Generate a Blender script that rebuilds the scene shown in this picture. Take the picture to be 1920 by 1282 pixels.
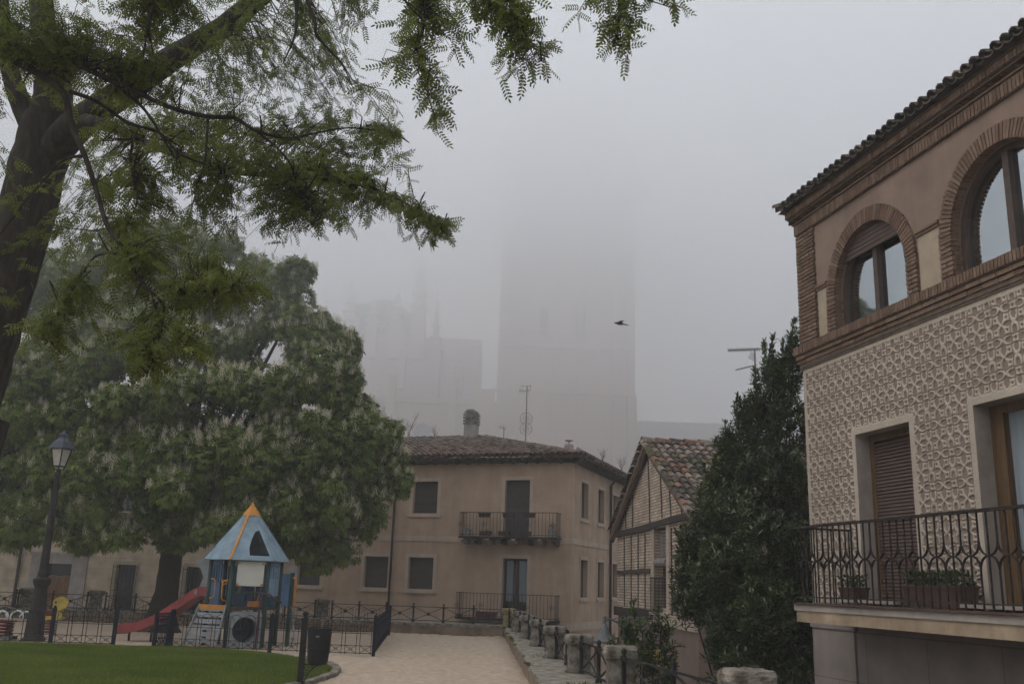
import bpy, bmesh, math, random
import numpy as np
from mathutils import Vector, Matrix
R_ = math.radians
rnd = random.Random(7)
nr = np.random.default_rng(11)
for o in list(bpy.data.objects): bpy.data.objects.remove(o)
sc = bpy.context.scene
COL = sc.collection

# ------------------------------------------------------------------ camera
PITCH, ROLL, EYE, FPX = R_(14.27), R_(1.9), 1.6, 1780.0
cam_d = bpy.data.cameras.new('camera'); cam = bpy.data.objects.new('camera', cam_d); COL.objects.link(cam)
cam_d.sensor_width = 36; cam_d.lens = FPX / 1920 * 36; cam_d.clip_end = 2000; cam_d.clip_start = 0.05
CR = (Matrix.Rotation(math.pi / 2 + PITCH, 3, 'X') @ Matrix.Rotation(ROLL, 3, 'Z'))
cam.matrix_world = Matrix.Translation((0, 0, EYE)) @ CR.to_4x4()
sc.camera = cam

# ------------------------------------------------------------------ world, sun, exposure
w = bpy.data.worlds.new('World'); sc.world = w; w.use_nodes = True
nt = w.node_tree; bg = nt.nodes['Background']
sky = nt.nodes.new('ShaderNodeTexSky'); sky.sky_type = 'NISHITA'; sky.sun_disc = False
sky.sun_elevation = R_(60); sky.sun_rotation = R_(285); sky.dust_density = 6; sky.air_density = 1.0; sky.ozone_density = 1
hs = nt.nodes.new('ShaderNodeHueSaturation'); hs.inputs['Saturation'].default_value = 0.22
nt.links.new(sky.outputs[0], hs.inputs['Color']); nt.links.new(hs.outputs[0], bg.inputs['Color'])
bg.inputs['Strength'].default_value = 0.15
sun_d = bpy.data.lights.new('sun', 'SUN'); sun_d.energy = 0.5; sun_d.angle = R_(40); sun_d.color = (1, .98, .96)
sun = bpy.data.objects.new('sun', sun_d); COL.objects.link(sun)
sun.rotation_euler = (R_(30), 0, R_(180 - 285)); sun.location = (0, 0, 60)
sc.view_settings.view_transform = 'Standard'; sc.view_settings.look = 'None'
sc.view_settings.exposure = 0.8; sc.view_settings.gamma = 1
sc.cycles.max_bounces = 14; sc.cycles.diffuse_bounces = 3; sc.cycles.transparent_max_bounces = 8
sc.cycles.volume_bounces = 12; sc.cycles.glossy_bounces = 3
sc.cycles.use_denoising = True
HAZE_D = 0.0019

# ------------------------------------------------------------------ helpers
def at(px, py, Y):
    r = CR @ Vector((px - 960, 641 - py, -FPX)); return Vector((0, 0, EYE)) + r * (Y / r.y)

def S(node, **k):
    for a, b in k.items():
        key = a.replace('_', ' ')
        if key in node.inputs: node.inputs[key].default_value = b
    return node

def mat(name, col, rough=0.85, var=0.25, scale=6.0, bump=0.0, bscale=40.0, metal=0.0, col2=None, stretch=None, spec=0.3, detail=6.0, streak=0):
    m = bpy.data.materials.new(name); m.use_nodes = True; t = m.node_tree; b = t.nodes['Principled BSDF']
    S(b, Roughness=rough, Metallic=metal); b.inputs['Specular IOR Level'].default_value = spec
    tc = t.nodes.new('ShaderNodeTexCoord'); mp = t.nodes.new('ShaderNodeMapping')
    if stretch: mp.inputs['Scale'].default_value = stretch
    t.links.new(tc.outputs['Object'], mp.inputs[0])
    n = S(t.nodes.new('ShaderNodeTexNoise'), Scale=scale, Detail=detail, Roughness=0.65)
    t.links.new(mp.outputs[0], n.inputs['Vector'])
    cr = t.nodes.new('ShaderNodeValToRGB')
    c = list(col); d = list(col2) if col2 else [x * (1 - var * 1.6) for x in c]
    e = c if col2 else [min(1, x * (1 + var)) for x in c]
    cr.color_ramp.elements[0].color = (*d, 1); cr.color_ramp.elements[1].color = (*e, 1)
    cr.color_ramp.elements[0].position = .32; cr.color_ramp.elements[1].position = .68
    t.links.new(n.outputs[0], cr.inputs[0]); t.links.new(cr.outputs[0], b.inputs['Base Color'])
    if bump:
        n2 = S(t.nodes.new('ShaderNodeTexNoise'), Scale=bscale, Detail=5.0, Roughness=.7); t.links.new(mp.outputs[0], n2.inputs['Vector'])
        bp = S(t.nodes.new('ShaderNodeBump'), Strength=bump, Distance=0.02)
        t.links.new(n2.outputs[0], bp.inputs['Height']); t.links.new(bp.outputs[0], b.inputs['Normal'])
    if streak:
        mp3 = t.nodes.new('ShaderNodeMapping'); mp3.inputs['Scale'].default_value = (1.6, 1.6, .16); t.links.new(tc.outputs['Object'], mp3.inputs[0])
        n3 = S(t.nodes.new('ShaderNodeTexNoise'), Scale=1.3, Detail=8.0, Roughness=.7); t.links.new(mp3.outputs[0], n3.inputs['Vector'])
        n4 = S(t.nodes.new('ShaderNodeTexNoise'), Scale=.55, Detail=5.0, Roughness=.6); t.links.new(tc.outputs['Object'], n4.inputs['Vector'])
        av = t.nodes.new('ShaderNodeMath'); av.operation = 'ADD'; t.links.new(n3.outputs[0], av.inputs[0]); t.links.new(n4.outputs[0], av.inputs[1])
        c3 = t.nodes.new('ShaderNodeValToRGB'); c3.color_ramp.elements[0].position = .34; c3.color_ramp.elements[1].position = .60; k = 1 - streak; c3.color_ramp.elements[0].color = (k, k, k * .98, 1); c3.color_ramp.elements[1].color = (1.06, 1.05, 1.04, 1)
        hf = t.nodes.new('ShaderNodeMath'); hf.operation = 'MULTIPLY'; hf.inputs[1].default_value = .5; t.links.new(av.outputs[0], hf.inputs[0]); t.links.new(hf.outputs[0], c3.inputs[0])
        mx = t.nodes.new('ShaderNodeMix'); mx.data_type = 'RGBA'; mx.blend_type = 'MULTIPLY'; mx.inputs[0].default_value = 1; t.links.new(cr.outputs[0], mx.inputs[6]); t.links.new(c3.outputs[0], mx.inputs[7]); t.links.new(mx.outputs[2], b.inputs['Base Color'])
    return m

def mat_brick(name, c1, c2, mortar, bw, bh, ms=0.012, bump=0.6, swap='xz', rough=.9, dirt=.35, offset=.5, wob=.0):
    m = bpy.data.materials.new(name); m.use_nodes = True; t = m.node_tree; b = t.nodes['Principled BSDF']
    S(b, Roughness=rough); b.inputs['Specular IOR Level'].default_value = .25
    tc = t.nodes.new('ShaderNodeTexCoord'); sp = t.nodes.new('ShaderNodeSeparateXYZ'); cb = t.nodes.new('ShaderNodeCombineXYZ')
    t.links.new(tc.outputs['Object'], sp.inputs[0])
    t.links.new(sp.outputs['XYZ'.index(swap[0].upper())], cb.inputs[0]); t.links.new(sp.outputs['XYZ'.index(swap[1].upper())], cb.inputs[1])
    src = cb.outputs[0]
    nz = S(t.nodes.new('ShaderNodeTexNoise'), Scale=2.2, Detail=4.0); t.links.new(tc.outputs['Object'], nz.inputs['Vector'])
    if wob:
        n3 = S(t.nodes.new('ShaderNodeTexNoise'), Scale=5.0, Detail=3.0); t.links.new(tc.outputs['Object'], n3.inputs['Vector'])
        vm = t.nodes.new('ShaderNodeVectorMath'); vm.operation = 'MULTIPLY_ADD'
        vm.inputs[1].default_value = (wob, wob, 0); t.links.new(n3.outputs['Color'], vm.inputs[0]); t.links.new(cb.outputs[0], vm.inputs[2]); src = vm.outputs[0]
    br = t.nodes.new('ShaderNodeTexBrick'); t.links.new(src, br.inputs['Vector']); br.offset = offset
    S(br, Scale=1.0, Mortar_Size=ms, Mortar_Smooth=.3, Bias=0.0, Brick_Width=bw, Row_Height=bh)
    br.inputs['Mortar Size'].default_value = ms; br.inputs['Brick Width'].default_value = bw; br.inputs['Row Height'].default_value = bh
    br.inputs['Color1'].default_value = (*c1, 1); br.inputs['Color2'].default_value = (*c2, 1); br.inputs['Mortar'].default_value = (*mortar, 1)
    mx = t.nodes.new('ShaderNodeMix'); mx.data_type = 'RGBA'; mx.blend_type = 'MULTIPLY'; mx.inputs[0].default_value = 1.0
    cr = t.nodes.new('ShaderNodeValToRGB'); cr.color_ramp.elements[0].position = .3; cr.color_ramp.elements[1].position = .65
    cr.color_ramp.elements[0].color = (1 - dirt, 1 - dirt, 1 - dirt, 1); cr.color_ramp.elements[1].color = (1.08, 1.08, 1.08, 1)
    t.links.new(nz.outputs[0], cr.inputs[0]); t.links.new(br.outputs['Color'], mx.inputs[6]); t.links.new(cr.outputs[0], mx.inputs[7])
    t.links.new(mx.outputs[2], b.inputs['Base Color'])
    inv = t.nodes.new('ShaderNodeMath'); inv.operation = 'SUBTRACT'; inv.inputs[0].default_value = 1; t.links.new(br.outputs['Fac'], inv.inputs[1])
    bp = S(t.nodes.new('ShaderNodeBump'), Strength=bump, Distance=0.012); t.links.new(inv.outputs[0], bp.inputs['Height'])
    n2 = S(t.nodes.new('ShaderNodeTexNoise'), Scale=50.0, Detail=4.0); t.links.new(tc.outputs['Object'], n2.inputs['Vector'])
    b2 = S(t.nodes.new('ShaderNodeBump'), Strength=.25, Distance=0.01); t.links.new(n2.outputs[0], b2.inputs['Height'])
    t.links.new(bp.outputs[0], b2.inputs['Normal']); t.links.new(b2.outputs[0], b.inputs['Normal'])
    return m

def mat_leaf(name, c1, c2, rough=.5, trans=.35, spec=.35):
    m = bpy.data.materials.new(name); m.use_nodes = True; t = m.node_tree; b = t.nodes['Principled BSDF']; out = t.nodes['Material Output']
    S(b, Roughness=rough); b.inputs['Specular IOR Level'].default_value = spec
    g = t.nodes.new('ShaderNodeNewGeometry'); cr = t.nodes.new('ShaderNodeValToRGB')
    cr.color_ramp.elements[0].color = (*c1, 1); cr.color_ramp.elements[1].color = (*c2, 1)
    tc = t.nodes.new('ShaderNodeTexCoord'); n = S(t.nodes.new('ShaderNodeTexNoise'), Scale=.9, Detail=3.0); t.links.new(tc.outputs['Object'], n.inputs['Vector'])
    ad = t.nodes.new('ShaderNodeMath'); ad.operation = 'MULTIPLY_ADD'; ad.inputs[1].default_value = .6
    sb = t.nodes.new('ShaderNodeMath'); sb.operation = 'MULTIPLY_ADD'; sb.inputs[1].default_value = 1.6; sb.inputs[2].default_value = -.6
    t.links.new(n.outputs[0], sb.inputs[0])
    t.links.new(g.outputs['Random Per Island'], ad.inputs[0]); t.links.new(sb.outputs[0], ad.inputs[2])
    t.links.new(ad.outputs[0], cr.inputs[0]); t.links.new(cr.outputs[0], b.inputs['Base Color'])
    tr = t.nodes.new('ShaderNodeBsdfTranslucent'); t.links.new(cr.outputs[0], tr.inputs[0])
    mx = t.nodes.new('ShaderNodeMixShader'); mx.inputs[0].default_value = trans
    t.links.new(b.outputs[0], mx.inputs[1]); t.links.new(tr.outputs[0], mx.inputs[2]); t.links.new(mx.outputs[0], out.inputs['Surface'])
    return m

class MB:
    def __init__(s): s.v = []; s.f = []; s.m = []
    def face(s, pts, m=0):
        i = len(s.v); s.v += [tuple(p) for p in pts]; s.f.append(tuple(range(i, i + len(pts)))); s.m.append(m)
    def hexa(s, c, m=0):   # 8 corners: bottom 4 ccw, top 4 ccw
        i = len(s.v); s.v += [tuple(p) for p in c]
        for q in ((0, 3, 2, 1), (4, 5, 6, 7), (0, 1, 5, 4), (1, 2, 6, 5), (2, 3, 7, 6), (3, 0, 4, 7)):
            s.f.append(tuple(i + k for k in q)); s.m.append(m)
    def box(s, x0, x1, y0, y1, z0, z1, m=0):
        s.hexa([(x0, y0, z0), (x1, y0, z0), (x1, y1, z0), (x0, y1, z0), (x0, y0, z1), (x1, y0, z1), (x1, y1, z1), (x0, y1, z1)], m)
    def bar(s, a, b, w=.02, h=None, m=0):
        a, b = Vector(a), Vector(b); h = h or w; d = (b - a).normalized()
        up = Vector((0, 0, 1)) if abs(d.z) < .95 else Vector((0, 1, 0))
        x = d.cross(up).normalized() * w / 2; y = x.cross(d).normalized() * h / 2
        s.hexa([a - x - y, a + x - y, a + x + y, a - x + y, b - x - y, b + x - y, b + x + y, b - x + y], m)
    def tube(s, pts, rad, n=8, m=0, cap=True, jit=0):
        pts = [Vector(p) for p in pts]; 
        if not hasattr(rad, '__len__'): rad = [rad] * len(pts)
        i0 = len(s.v); ref = None
        for k, p in enumerate(pts):
            d = (pts[min(k + 1, len(pts) - 1)] - pts[max(k - 1, 0)])
            if d.length < 1e-9: d = Vector((0, 0, 1))
            d.normalize()
            if ref is None: ref = Vector((0, 0, 1)).cross(d) if abs(d.z) < .9 else Vector((1, 0, 0)).cross(d)
            x = (ref - d * ref.dot(d)).normalized(); ref = x; y = d.cross(x)
            for j in range(n):
                a = 2 * math.pi * j / n; r = rad[k] * (1 + (rnd.uniform(-jit, jit) if jit else 0))
                s.v.append(tuple(p + x * math.cos(a) * r + y * math.sin(a) * r))
        for k in range(len(pts) - 1):
            for j in range(n):
                a = i0 + k * n + j; b = i0 + k * n + (j + 1) % n
                s.f.append((a, b, b + n, a + n)); s.m.append(m)
        if cap:
            s.f.append(tuple(i0 + j for j in reversed(range(n)))); s.m.append(m)
            e = i0 + (len(pts) - 1) * n; s.f.append(tuple(e + j for j in range(n))); s.m.append(m)
    def lathe(s, prof, c=(0, 0, 0), n=16, m=0, sq=False):
        i0 = len(s.v); c = Vector(c)
        for r, z in prof:
            for j in range(n):
                a = 2 * math.pi * (j + .5) / n; s.v.append((c.x + r * math.cos(a), c.y + r * math.sin(a), c.z + z))
        for k in range(len(prof) - 1):
            for j in range(n):
                a = i0 + k * n + j; b = i0 + k * n + (j + 1) % n; s.f.append((a, b, b + n, a + n)); s.m.append(m)
        s.f.append(tuple(i0 + j for j in reversed(range(n)))); s.m.append(m)
        e = i0 + (len(prof) - 1) * n; s.f.append(tuple(e + j for j in range(n))); s.m.append(m)
    def prism(s, poly, f, m=0):   # poly in 2D, f(u,v,side) -> 3D, side 0/1
        n = len(poly); a = [f(u, v, 0) for u, v in poly]; b = [f(u, v, 1) for u, v in poly]
        i = len(s.v); s.v += [tuple(p) for p in a + b]
        s.f.append(tuple(i + k for k in range(n))); s.m.append(m); s.f.append(tuple(i + n + k for k in reversed(range(n)))); s.m.append(m)
        for k in range(n):
            q = (k + 1) % n; s.f.append((i + k, i + n + k, i + n + q, i + q)); s.m.append(m)
    def wall(s, x0, x1, z0, z1, holes, y=0, depth=.25, m=0, mr=None):
        """front face (facing -y) with openings; a hole is (xa, xb, za, zb) or (xa, xb, za, spring, 'arch')"""
        mr = m if mr is None else mr
        xs = {x0, x1}
        def top(h, x):
            if len(h) == 4: return h[3]
            r = (h[1] - h[0]) / 2; c = (h[0] + h[1]) / 2
            return h[3] + math.sqrt(max(0, r * r - (x - c) ** 2))
        for h in holes:
            xs |= {h[0], h[1]}
            if len(h) == 5:
                r = (h[1] - h[0]) / 2; c = (h[0] + h[1]) / 2
                xs |= {c - r * math.cos(math.pi * k / 20) for k in range(1, 20)}
        xs = sorted(x for x in xs if x0 - 1e-6 <= x <= x1 + 1e-6)
        for a, b in zip(xs, xs[1:]):
            if b - a < 1e-5: continue
            mid = (a + b) / 2; hs_ = sorted([h for h in holes if h[0] < mid < h[1]], key=lambda h: h[2])
            la = lb = z0
            for h in hs_:
                if h[2] > max(la, lb): s.face([(a, y, la), (b, y, lb), (b, y, h[2]), (a, y, h[2])], m)
                la, lb = top(h, a), top(h, b)
                s.face([(a, y, la), (a, y + depth, la), (b, y + depth, lb), (b, y, lb)], mr)
                s.face([(a, y, h[2]), (b, y, h[2]), (b, y + depth, h[2]), (a, y + depth, h[2])], mr)
            s.face([(a, y, la), (b, y, lb), (b, y, z1), (a, y, z1)], m)
        for h in holes:
            for x, q in ((h[0], 1), (h[1], -1)):
                s.face([(x, y, h[2]), (x, y + depth, h[2]), (x, y + depth, h[3]), (x, y, h[3])][::q], mr)
    def build(s, name, mats, parent=None, smooth=False, loc=None, bevel=0):
        me = bpy.data.meshes.new(name); me.from_pydata(s.v, [], s.f)
        if not isinstance(mats, (list, tuple)): mats = [mats]
        for q in mats: me.materials.append(q)
        me.polygons.foreach_set('material_index', s.m)
        if smooth: me.polygons.foreach_set('use_smooth', [True] * len(s.f))
        me.update(); o = bpy.data.objects.new(name, me); COL.objects.link(o)
        if parent: o.parent = parent
        if loc is not None: o.location = loc
        if bevel:
            b = o.modifiers.new('bevel', 'BEVEL'); b.width = bevel; b.segments = 2; b.limit_method = 'ANGLE'
        return o

def thing(name, label, cat, loc=(0, 0, 0), rz=0, group=None):
    o = bpy.data.objects.new(name, None); COL.objects.link(o); o.location = loc; o.rotation_euler = (0, 0, rz)
    o['label'] = label; o['category'] = cat
    if group: o['group'] = group
    o.empty_display_size = .2
    return o
def tag(o, label=None, cat=None, group=None, kind=None):
    if label: o['label'] = label
    if cat: o['category'] = cat
    if group: o['group'] = group
    if kind: o['kind'] = kind
    return o
def kids(o): return [c for c in bpy.data.objects if c.parent == o]
def copy_tree(o, parent=None, loc=None, rz=None, label=None):
    c = o.copy(); COL.objects.link(c); c.parent = parent
    for ch in kids(o): copy_tree(ch, c)
    if loc is not None: c.location = loc
    if rz is not None: c.rotation_euler = (0, 0, rz)
    if label: c['label'] = label
    return c

def np_mesh(name, V, F, mt, parent=None, smooth=False):
    """V (n,3) F (m,k) numpy"""
    me = bpy.data.meshes.new(name); n, (m, k) = len(V), F.shape
    me.vertices.add(n); me.vertices.foreach_set('co', V.astype(np.float32).ravel())
    me.loops.add(m * k); me.loops.foreach_set('vertex_index', F.astype(np.int32).ravel())
    me.polygons.add(m); me.polygons.foreach_set('loop_start', np.arange(0, m * k, k, dtype=np.int32))
    me.polygons.foreach_set('loop_total', np.full(m, k, dtype=np.int32))
    if smooth: me.polygons.foreach_set('use_smooth', np.ones(m, dtype=bool))
    me.materials.append(mt); me.update(calc_edges=True); me.validate()
    o = bpy.data.objects.new(name, me); COL.objects.link(o)
    if parent: o.parent = parent
    return o
def frames(X, Z):
    """rows: x axis X, approx normal Z -> (n,3,3) matrices with columns x,y,z"""
    X = X / np.linalg.norm(X, axis=1, keepdims=True)
    Y = np.cross(Z, X); Y /= np.linalg.norm(Y, axis=1, keepdims=True) + 1e-9
    Zn = np.cross(X, Y); return np.stack([X, Y, Zn], axis=2)
def instance(TV, TF, P, Fr, s):
    TV = np.asarray(TV, float); TF = np.asarray(TF, int)
    V = np.einsum('nij,kj->nki', Fr, TV) * s[:, None, None] + P[:, None, :]
    F = TF[None] + (np.arange(len(P)) * len(TV))[:, None, None]
    return V.reshape(-1, 3), F.reshape(-1, TF.shape[1])
def unit(n):
    v = nr.normal(size=(n, 3)); return v / np.linalg.norm(v, axis=1, keepdims=True)

# ------------------------------------------------------------------ materials
M = {}
M['sand'] = mat('sand', (.42, .335, .255), .95, .13, 5, 1.0, 14, spec=.1, detail=9)
M['street'] = mat('street', (.12, .115, .11), .9, .2, 2, .4, 60)
M['soil'] = mat('soil', (.14, .17, .04), .95, .3, 3, .5, 60)
M['grass'] = mat_leaf('grass', (.075, .12, .014), (.165, .205, .035), .6, .35, .15)
M['plaster_house'] = mat('plaster_house', (.47, .345, .25), .95, .07, 1.6, .25, 90, spec=.1, detail=10, streak=.2)
M['plaster_cream'] = mat('plaster_cream', (.50, .40, .32), .92, .08, 3, .15, 80, spec=.1, streak=.2)
M['pink'] = mat('pink', (.235, .172, .14), .95, .09, 2, .25, 90, spec=.1, streak=.22)
M['beige'] = mat('beige', (.34, .28, .21), .95, .1, 4, .25, 90, spec=.1)
M['conc'] = mat('conc', (.34, .30, .27), .9, .12, 4, .2, 70, spec=.15, streak=.3)
M['tile1'] = mat('tile1', (.26, .205, .165), .9, .4, 5, .5, 60, spec=.15)
M['tile2'] = mat('tile2', (.25, .135, .09), .9, .3, 5, .5, 60, spec=.15)
M['tile3'] = mat('tile3', (.10, .085, .07), .9, .4, 5, .5, 60, spec=.15)
M['tile4'] = mat('tile4', (.13, .12, .065), .95, .4, 9, .7, 60, spec=.1)
M['wood_dark'] = mat('wood_dark', (.09, .06, .042), .8, .3, 8, .4, 40, stretch=(1, 1, .2))
M['timber'] = mat('timber', (.055, .042, .034), .85, .3, 10, .5, 40)
M['wood_door'] = mat('wood_door', (.20, .10, .045), .6, .25, 6, .2, 50, stretch=(4, 4, .6))
M['wood_amber'] = mat('wood_amber', (.10, .058, .026), .5, .25, 6, .15, 50, stretch=(5, 5, .6))
M['shutter'] = mat('shutter', (.075, .048, .038), .55, .12, 6)
M['shutter_grey'] = mat('shutter_grey', (.055, .048, .042), .6, .15, 6)
M['blind_pale'] = mat('blind_pale', (.22, .19, .18), .7, .15, 6)
M['dark'] = mat('dark', (.012, .011, .010), .4, .2, 3)
M['glass'] = mat('glass', (.50, .54, .56), .03, .03, 2, metal=1.0)
M['glass_dark'] = mat('glass_dark', (.02, .022, .024), .06, .1, 2, spec=.8)
M['curtain'] = mat('curtain', (.20, .235, .26), .8, .12, 20, .3, 10, stretch=(1, 1, .05))
M['frame_brown'] = mat('frame_brown', (.065, .045, .037), .55, .15, 10)
M['iron'] = mat('iron', (.020, .019, .019), .7, .35, 20, .2, 80, spec=.2)
M['iron_rust'] = mat('iron_rust', (.032, .025, .023), .7, .4, 12, .3, 80, spec=.2)
M['iron_blue'] = mat('iron_blue', (.007, .011, .024), .75, .3, 14, .2, 80, spec=.15)
M['iron_grey'] = mat('iron_grey', (.15, .155, .16), .5, .2, 14, .1, 80, spec=.4)
M['lamp_iron'] = mat('lamp_iron', (.03, .025, .025), .7, .35, 8, .2, 60, spec=.2)
M['lamp_roof'] = mat('lamp_roof', (.055, .065, .085), .6, .15, 8, spec=.3)
M['lamp_glass'] = mat('lamp_glass', (.42, .38, .34), .35, .12, 12, spec=.5)
M['bin'] = mat('bin', (.015, .016, .018), .7, .3, 18, .1, 60, spec=.2)
M['stone'] = mat('stone', (.29, .255, .215), .95, .3, 7, 1.0, 22, col2=(.05, .047, .033), spec=.15, detail=9)
M['stone_cap'] = mat('stone_cap', (.33, .295, .25), .95, .35, 6, 1.0, 18, col2=(.085, .08, .055), spec=.15, detail=9)
M['parapet'] = mat('parapet', (.34, .26, .19), .95, .3, 2.5, .6, 30, col2=(.15, .11, .08), stretch=(1, 1, .5), spec=.1, detail=8)
M['moss'] = mat_leaf('moss', (.04, .06, .015), (.11, .13, .035), .8, .2, .1)
M['grey_stone'] = mat_brick('grey_stone', (.22, .185, .165), (.20, .168, .15), (.14, .12, .105), 1.15, .58, .008, .3, 'xz', dirt=.22)
M['cream_stone'] = mat_brick('cream_stone', (.50, .40, .28), (.46, .37, .265), (.40, .32, .235), .85, .42, .012, .3, 'xz', dirt=.3)
M['gable_brick'] = mat_brick('gable_brick', (.74, .60, .47), (.50, .385, .29), (.29, .22, .165), .27, .078, .017, 1.0, 'xz', dirt=.3, wob=.035)
M['brick'] = mat('brick', (.165, .108, .078), .9, .3, 9, .5, 60, col2=(.11, .07, .05), spec=.15)
M['brick_b'] = mat('brick_b', (.205, .14, .10), .9, .3, 9, .5, 60, col2=(.15, .10, .072), spec=.15)
M['mortar'] = mat('mortar', (.13, .10, .08), .95, .2, 12, .4, 60, spec=.1)
M['bark'] = mat('bark', (.034, .029, .024), .95, .4, 14, 1.0, 26, stretch=(1, 1, .25), spec=.1, detail=9)
M['bark_dark'] = mat('bark_dark', (.03, .026, .022), .95, .3, 14, .8, 40, stretch=(1, 1, .3), spec=.1)
M['leaf_robinia'] = mat_leaf('leaf_robinia', (.05, .07, .014), (.15, .175, .035), .6, .5, .12)
M['leaf_chestnut'] = mat_leaf('leaf_chestnut', (.075, .115, .022), (.21, .26, .065), .6, .3, .15)
M['leaf_laurel'] = mat_leaf('leaf_laurel', (.020, .038, .012), (.085, .108, .034), .42, .2, .35)
M['leaf_bush'] = mat_leaf('leaf_bush', (.022, .038, .012), (.06, .085, .025), .5, .25, .2)
M['flower_white'] = mat('flower_white', (.50, .46, .33), .8, .2, 20, spec=.1)
M['flower_yellow'] = mat('flower_yellow', (.42, .33, .04), .8, .2, 20, spec=.1)
M['play_blue'] = mat('play_blue', (.20, .31, .42), .7, .22, 3, .05, 60)
M['play_navy'] = mat('play_navy', (.05, .10, .17), .6, .15, 3)
M['play_mid'] = mat('play_mid', (.10, .20, .35), .6, .2, 3)
M['play_roof'] = mat('play_roof', (.225, .31, .375), .7, .2, 3, .1, 30, detail=9)
M['play_orange'] = mat('play_orange', (.56, .235, .045), .6, .2, 6)
M['play_white'] = mat('play_white', (.60, .59, .53), .6, .06, 4)
M['play_red'] = mat('play_red', (.27, .042, .045), .5, .25, 3, spec=.4)
M['play_green'] = mat('play_green', (.018, .05, .045), .55, .2, 6)
M['play_grey'] = mat('play_grey', (.25, .26, .27), .75, .18, 4)
M['play_purple'] = mat('play_purple', (.09, .02, .05), .5, .2, 6)
M['play_yellow'] = mat('play_yellow', (.42, .31, .055), .5, .2, 9)
M['spring_red'] = mat('spring_red', (.13, .02, .02), .5, .2, 6)
M['white_tube'] = mat('white_tube', (.6, .65, .65), .4, .1, 6)
M['terracotta'] = mat('terracotta', (.075, .045, .034), .85, .2, 8)
M['cath'] = mat('cathedral_stone', (.60, .425, .32), .95, .14, .09, .3, 4, stretch=(1, 1, .4), spec=.1, detail=6)
M['cath_roof'] = mat('cathedral_roof', (.20, .20, .195), .9, .1, .3)
M['pale_wall'] = mat('pale_wall', (.52, .50, .46), .95, .1, 1)
M['sandstone'] = mat('sandstone', (.36, .275, .19), .9, .2, 3, .3, 60, spec=.15, streak=.4)
M['bird'] = mat('bird', (.02, .022, .025), .7, .3, 20)
M['metal'] = mat('metal', (.25, .22, .21), .5, .2, 12, metal=.4)
M['pipe'] = mat('pipe', (.05, .035, .03), .5, .2, 8)

# sgraffito plaster: the recessed ground layer is a different, darker plaster than the raised face
def mat_sgraf():
    m = mat('sgraffito_plaster', (.42, .36, .30), .95, .07, 5, .2, 90, spec=.1, streak=.25); t = m.node_tree; b = t.nodes['Principled BSDF']
    tc = t.nodes.new('ShaderNodeTexCoord'); sp = t.nodes.new('ShaderNodeSeparateXYZ'); t.links.new(tc.outputs['Object'], sp.inputs[0])
    mr = t.nodes.new('ShaderNodeMapRange'); mr.inputs[1].default_value = -.010; mr.inputs[2].default_value = -.001
    t.links.new(sp.outputs[1], mr.inputs[0])
    mx = t.nodes.new('ShaderNodeMix'); mx.data_type = 'RGBA'; mx.inputs[7].default_value = (.215, .17, .142, 1)
    l = b.inputs['Base Color'].links[0].from_socket; t.links.new(l, mx.inputs[6]); t.links.new(mr.outputs[0], mx.inputs[0]); t.links.new(mx.outputs[2], b.inputs['Base Color'])
    return m
M['sgraf'] = mat_sgraf()

# ------------------------------------------------------------------ ground, terrace, lawn
STREET = -2.6
def structure(mb, name, mt, **k): o = mb.build(name, mt, **k); o['kind'] = 'structure'; return o
g = MB(); g.face([(-250, -60, STREET), (250, -60, STREET), (250, 260, STREET), (-250, 260, STREET)]); structure(g, 'street', M['street'])

def rx(Y): return .60 - (Y - 12.8) * .0308      # inner face of the right parapet
# sandy terrace: a displaced sheet with a retaining body
nx, ny = 380, 520
xs_ = np.linspace(-26, 1, nx); ys_ = np.linspace(-6, 31.4, ny)
def vnoise(x, y, s, seed=0):
    r = np.zeros_like(x)
    rg = np.random.default_rng(seed)
    for k in range(7):
        a = rg.uniform(0, 6.28); f = s * rg.uniform(.5, 1.8); r += np.sin((x * math.cos(a) + y * math.sin(a)) * f + rg.uniform(0, 6.28)) / 7
    return r
GX, GY = np.meshgrid(xs_, ys_); lim = .62 - (GY - 12.8) * .0308
GX = np.minimum(GX, lim)
GZ = .022 * vnoise(GX, GY, 2.2, 1) + .002 * nr.normal(size=GX.shape)
for _ in range(3200):      # scuffs and footprints in the loose sand
    fx, fy = nr.uniform(-14, .5), nr.uniform(12, 31); i0 = int((fx + 26) / 27 * nx); j0 = int((fy + 6) / 37.4 * ny); sl_ = (slice(max(j0 - 5, 0), j0 + 6), slice(max(i0 - 5, 0), i0 + 6)); an_ = nr.uniform(0, 3.14); dx_, dy_ = GX[sl_] - fx, GY[sl_] - fy
    u_ = (dx_ * math.cos(an_) + dy_ * math.sin(an_)) / nr.uniform(.12, .22); v_ = (-dx_ * math.sin(an_) + dy_ * math.cos(an_)) / nr.uniform(.06, .1); q_ = u_ ** 2 + v_ ** 2; GZ[sl_] += nr.uniform(.008, .022) * (-np.exp(-q_) + .55 * np.exp(-(np.sqrt(q_) - 1.5) ** 2 * 3))
V = np.stack([GX, GY, GZ], -1).reshape(-1, 3); I = np.arange(nx * ny).reshape(ny, nx)
F = np.stack([I[:-1, :-1], I[:-1, 1:], I[1:, 1:], I[1:, :-1]], -1).reshape(-1, 4)
path = np_mesh('path', V, F, M['sand'], smooth=True); path['kind'] = 'structure'
t = MB(); t.hexa([(-26, -6, STREET - .2), (rx(-6), -6, STREET - .2), (rx(31.4), 31.4, STREET - .2), (-26, 31.4, STREET - .2), (-26, -6, -.06), (rx(-6), -6, -.06), (rx(31.4), 31.4, -.06), (-26, 31.4, -.06)])
structure(t, 'terrace', M['parapet'])

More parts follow.
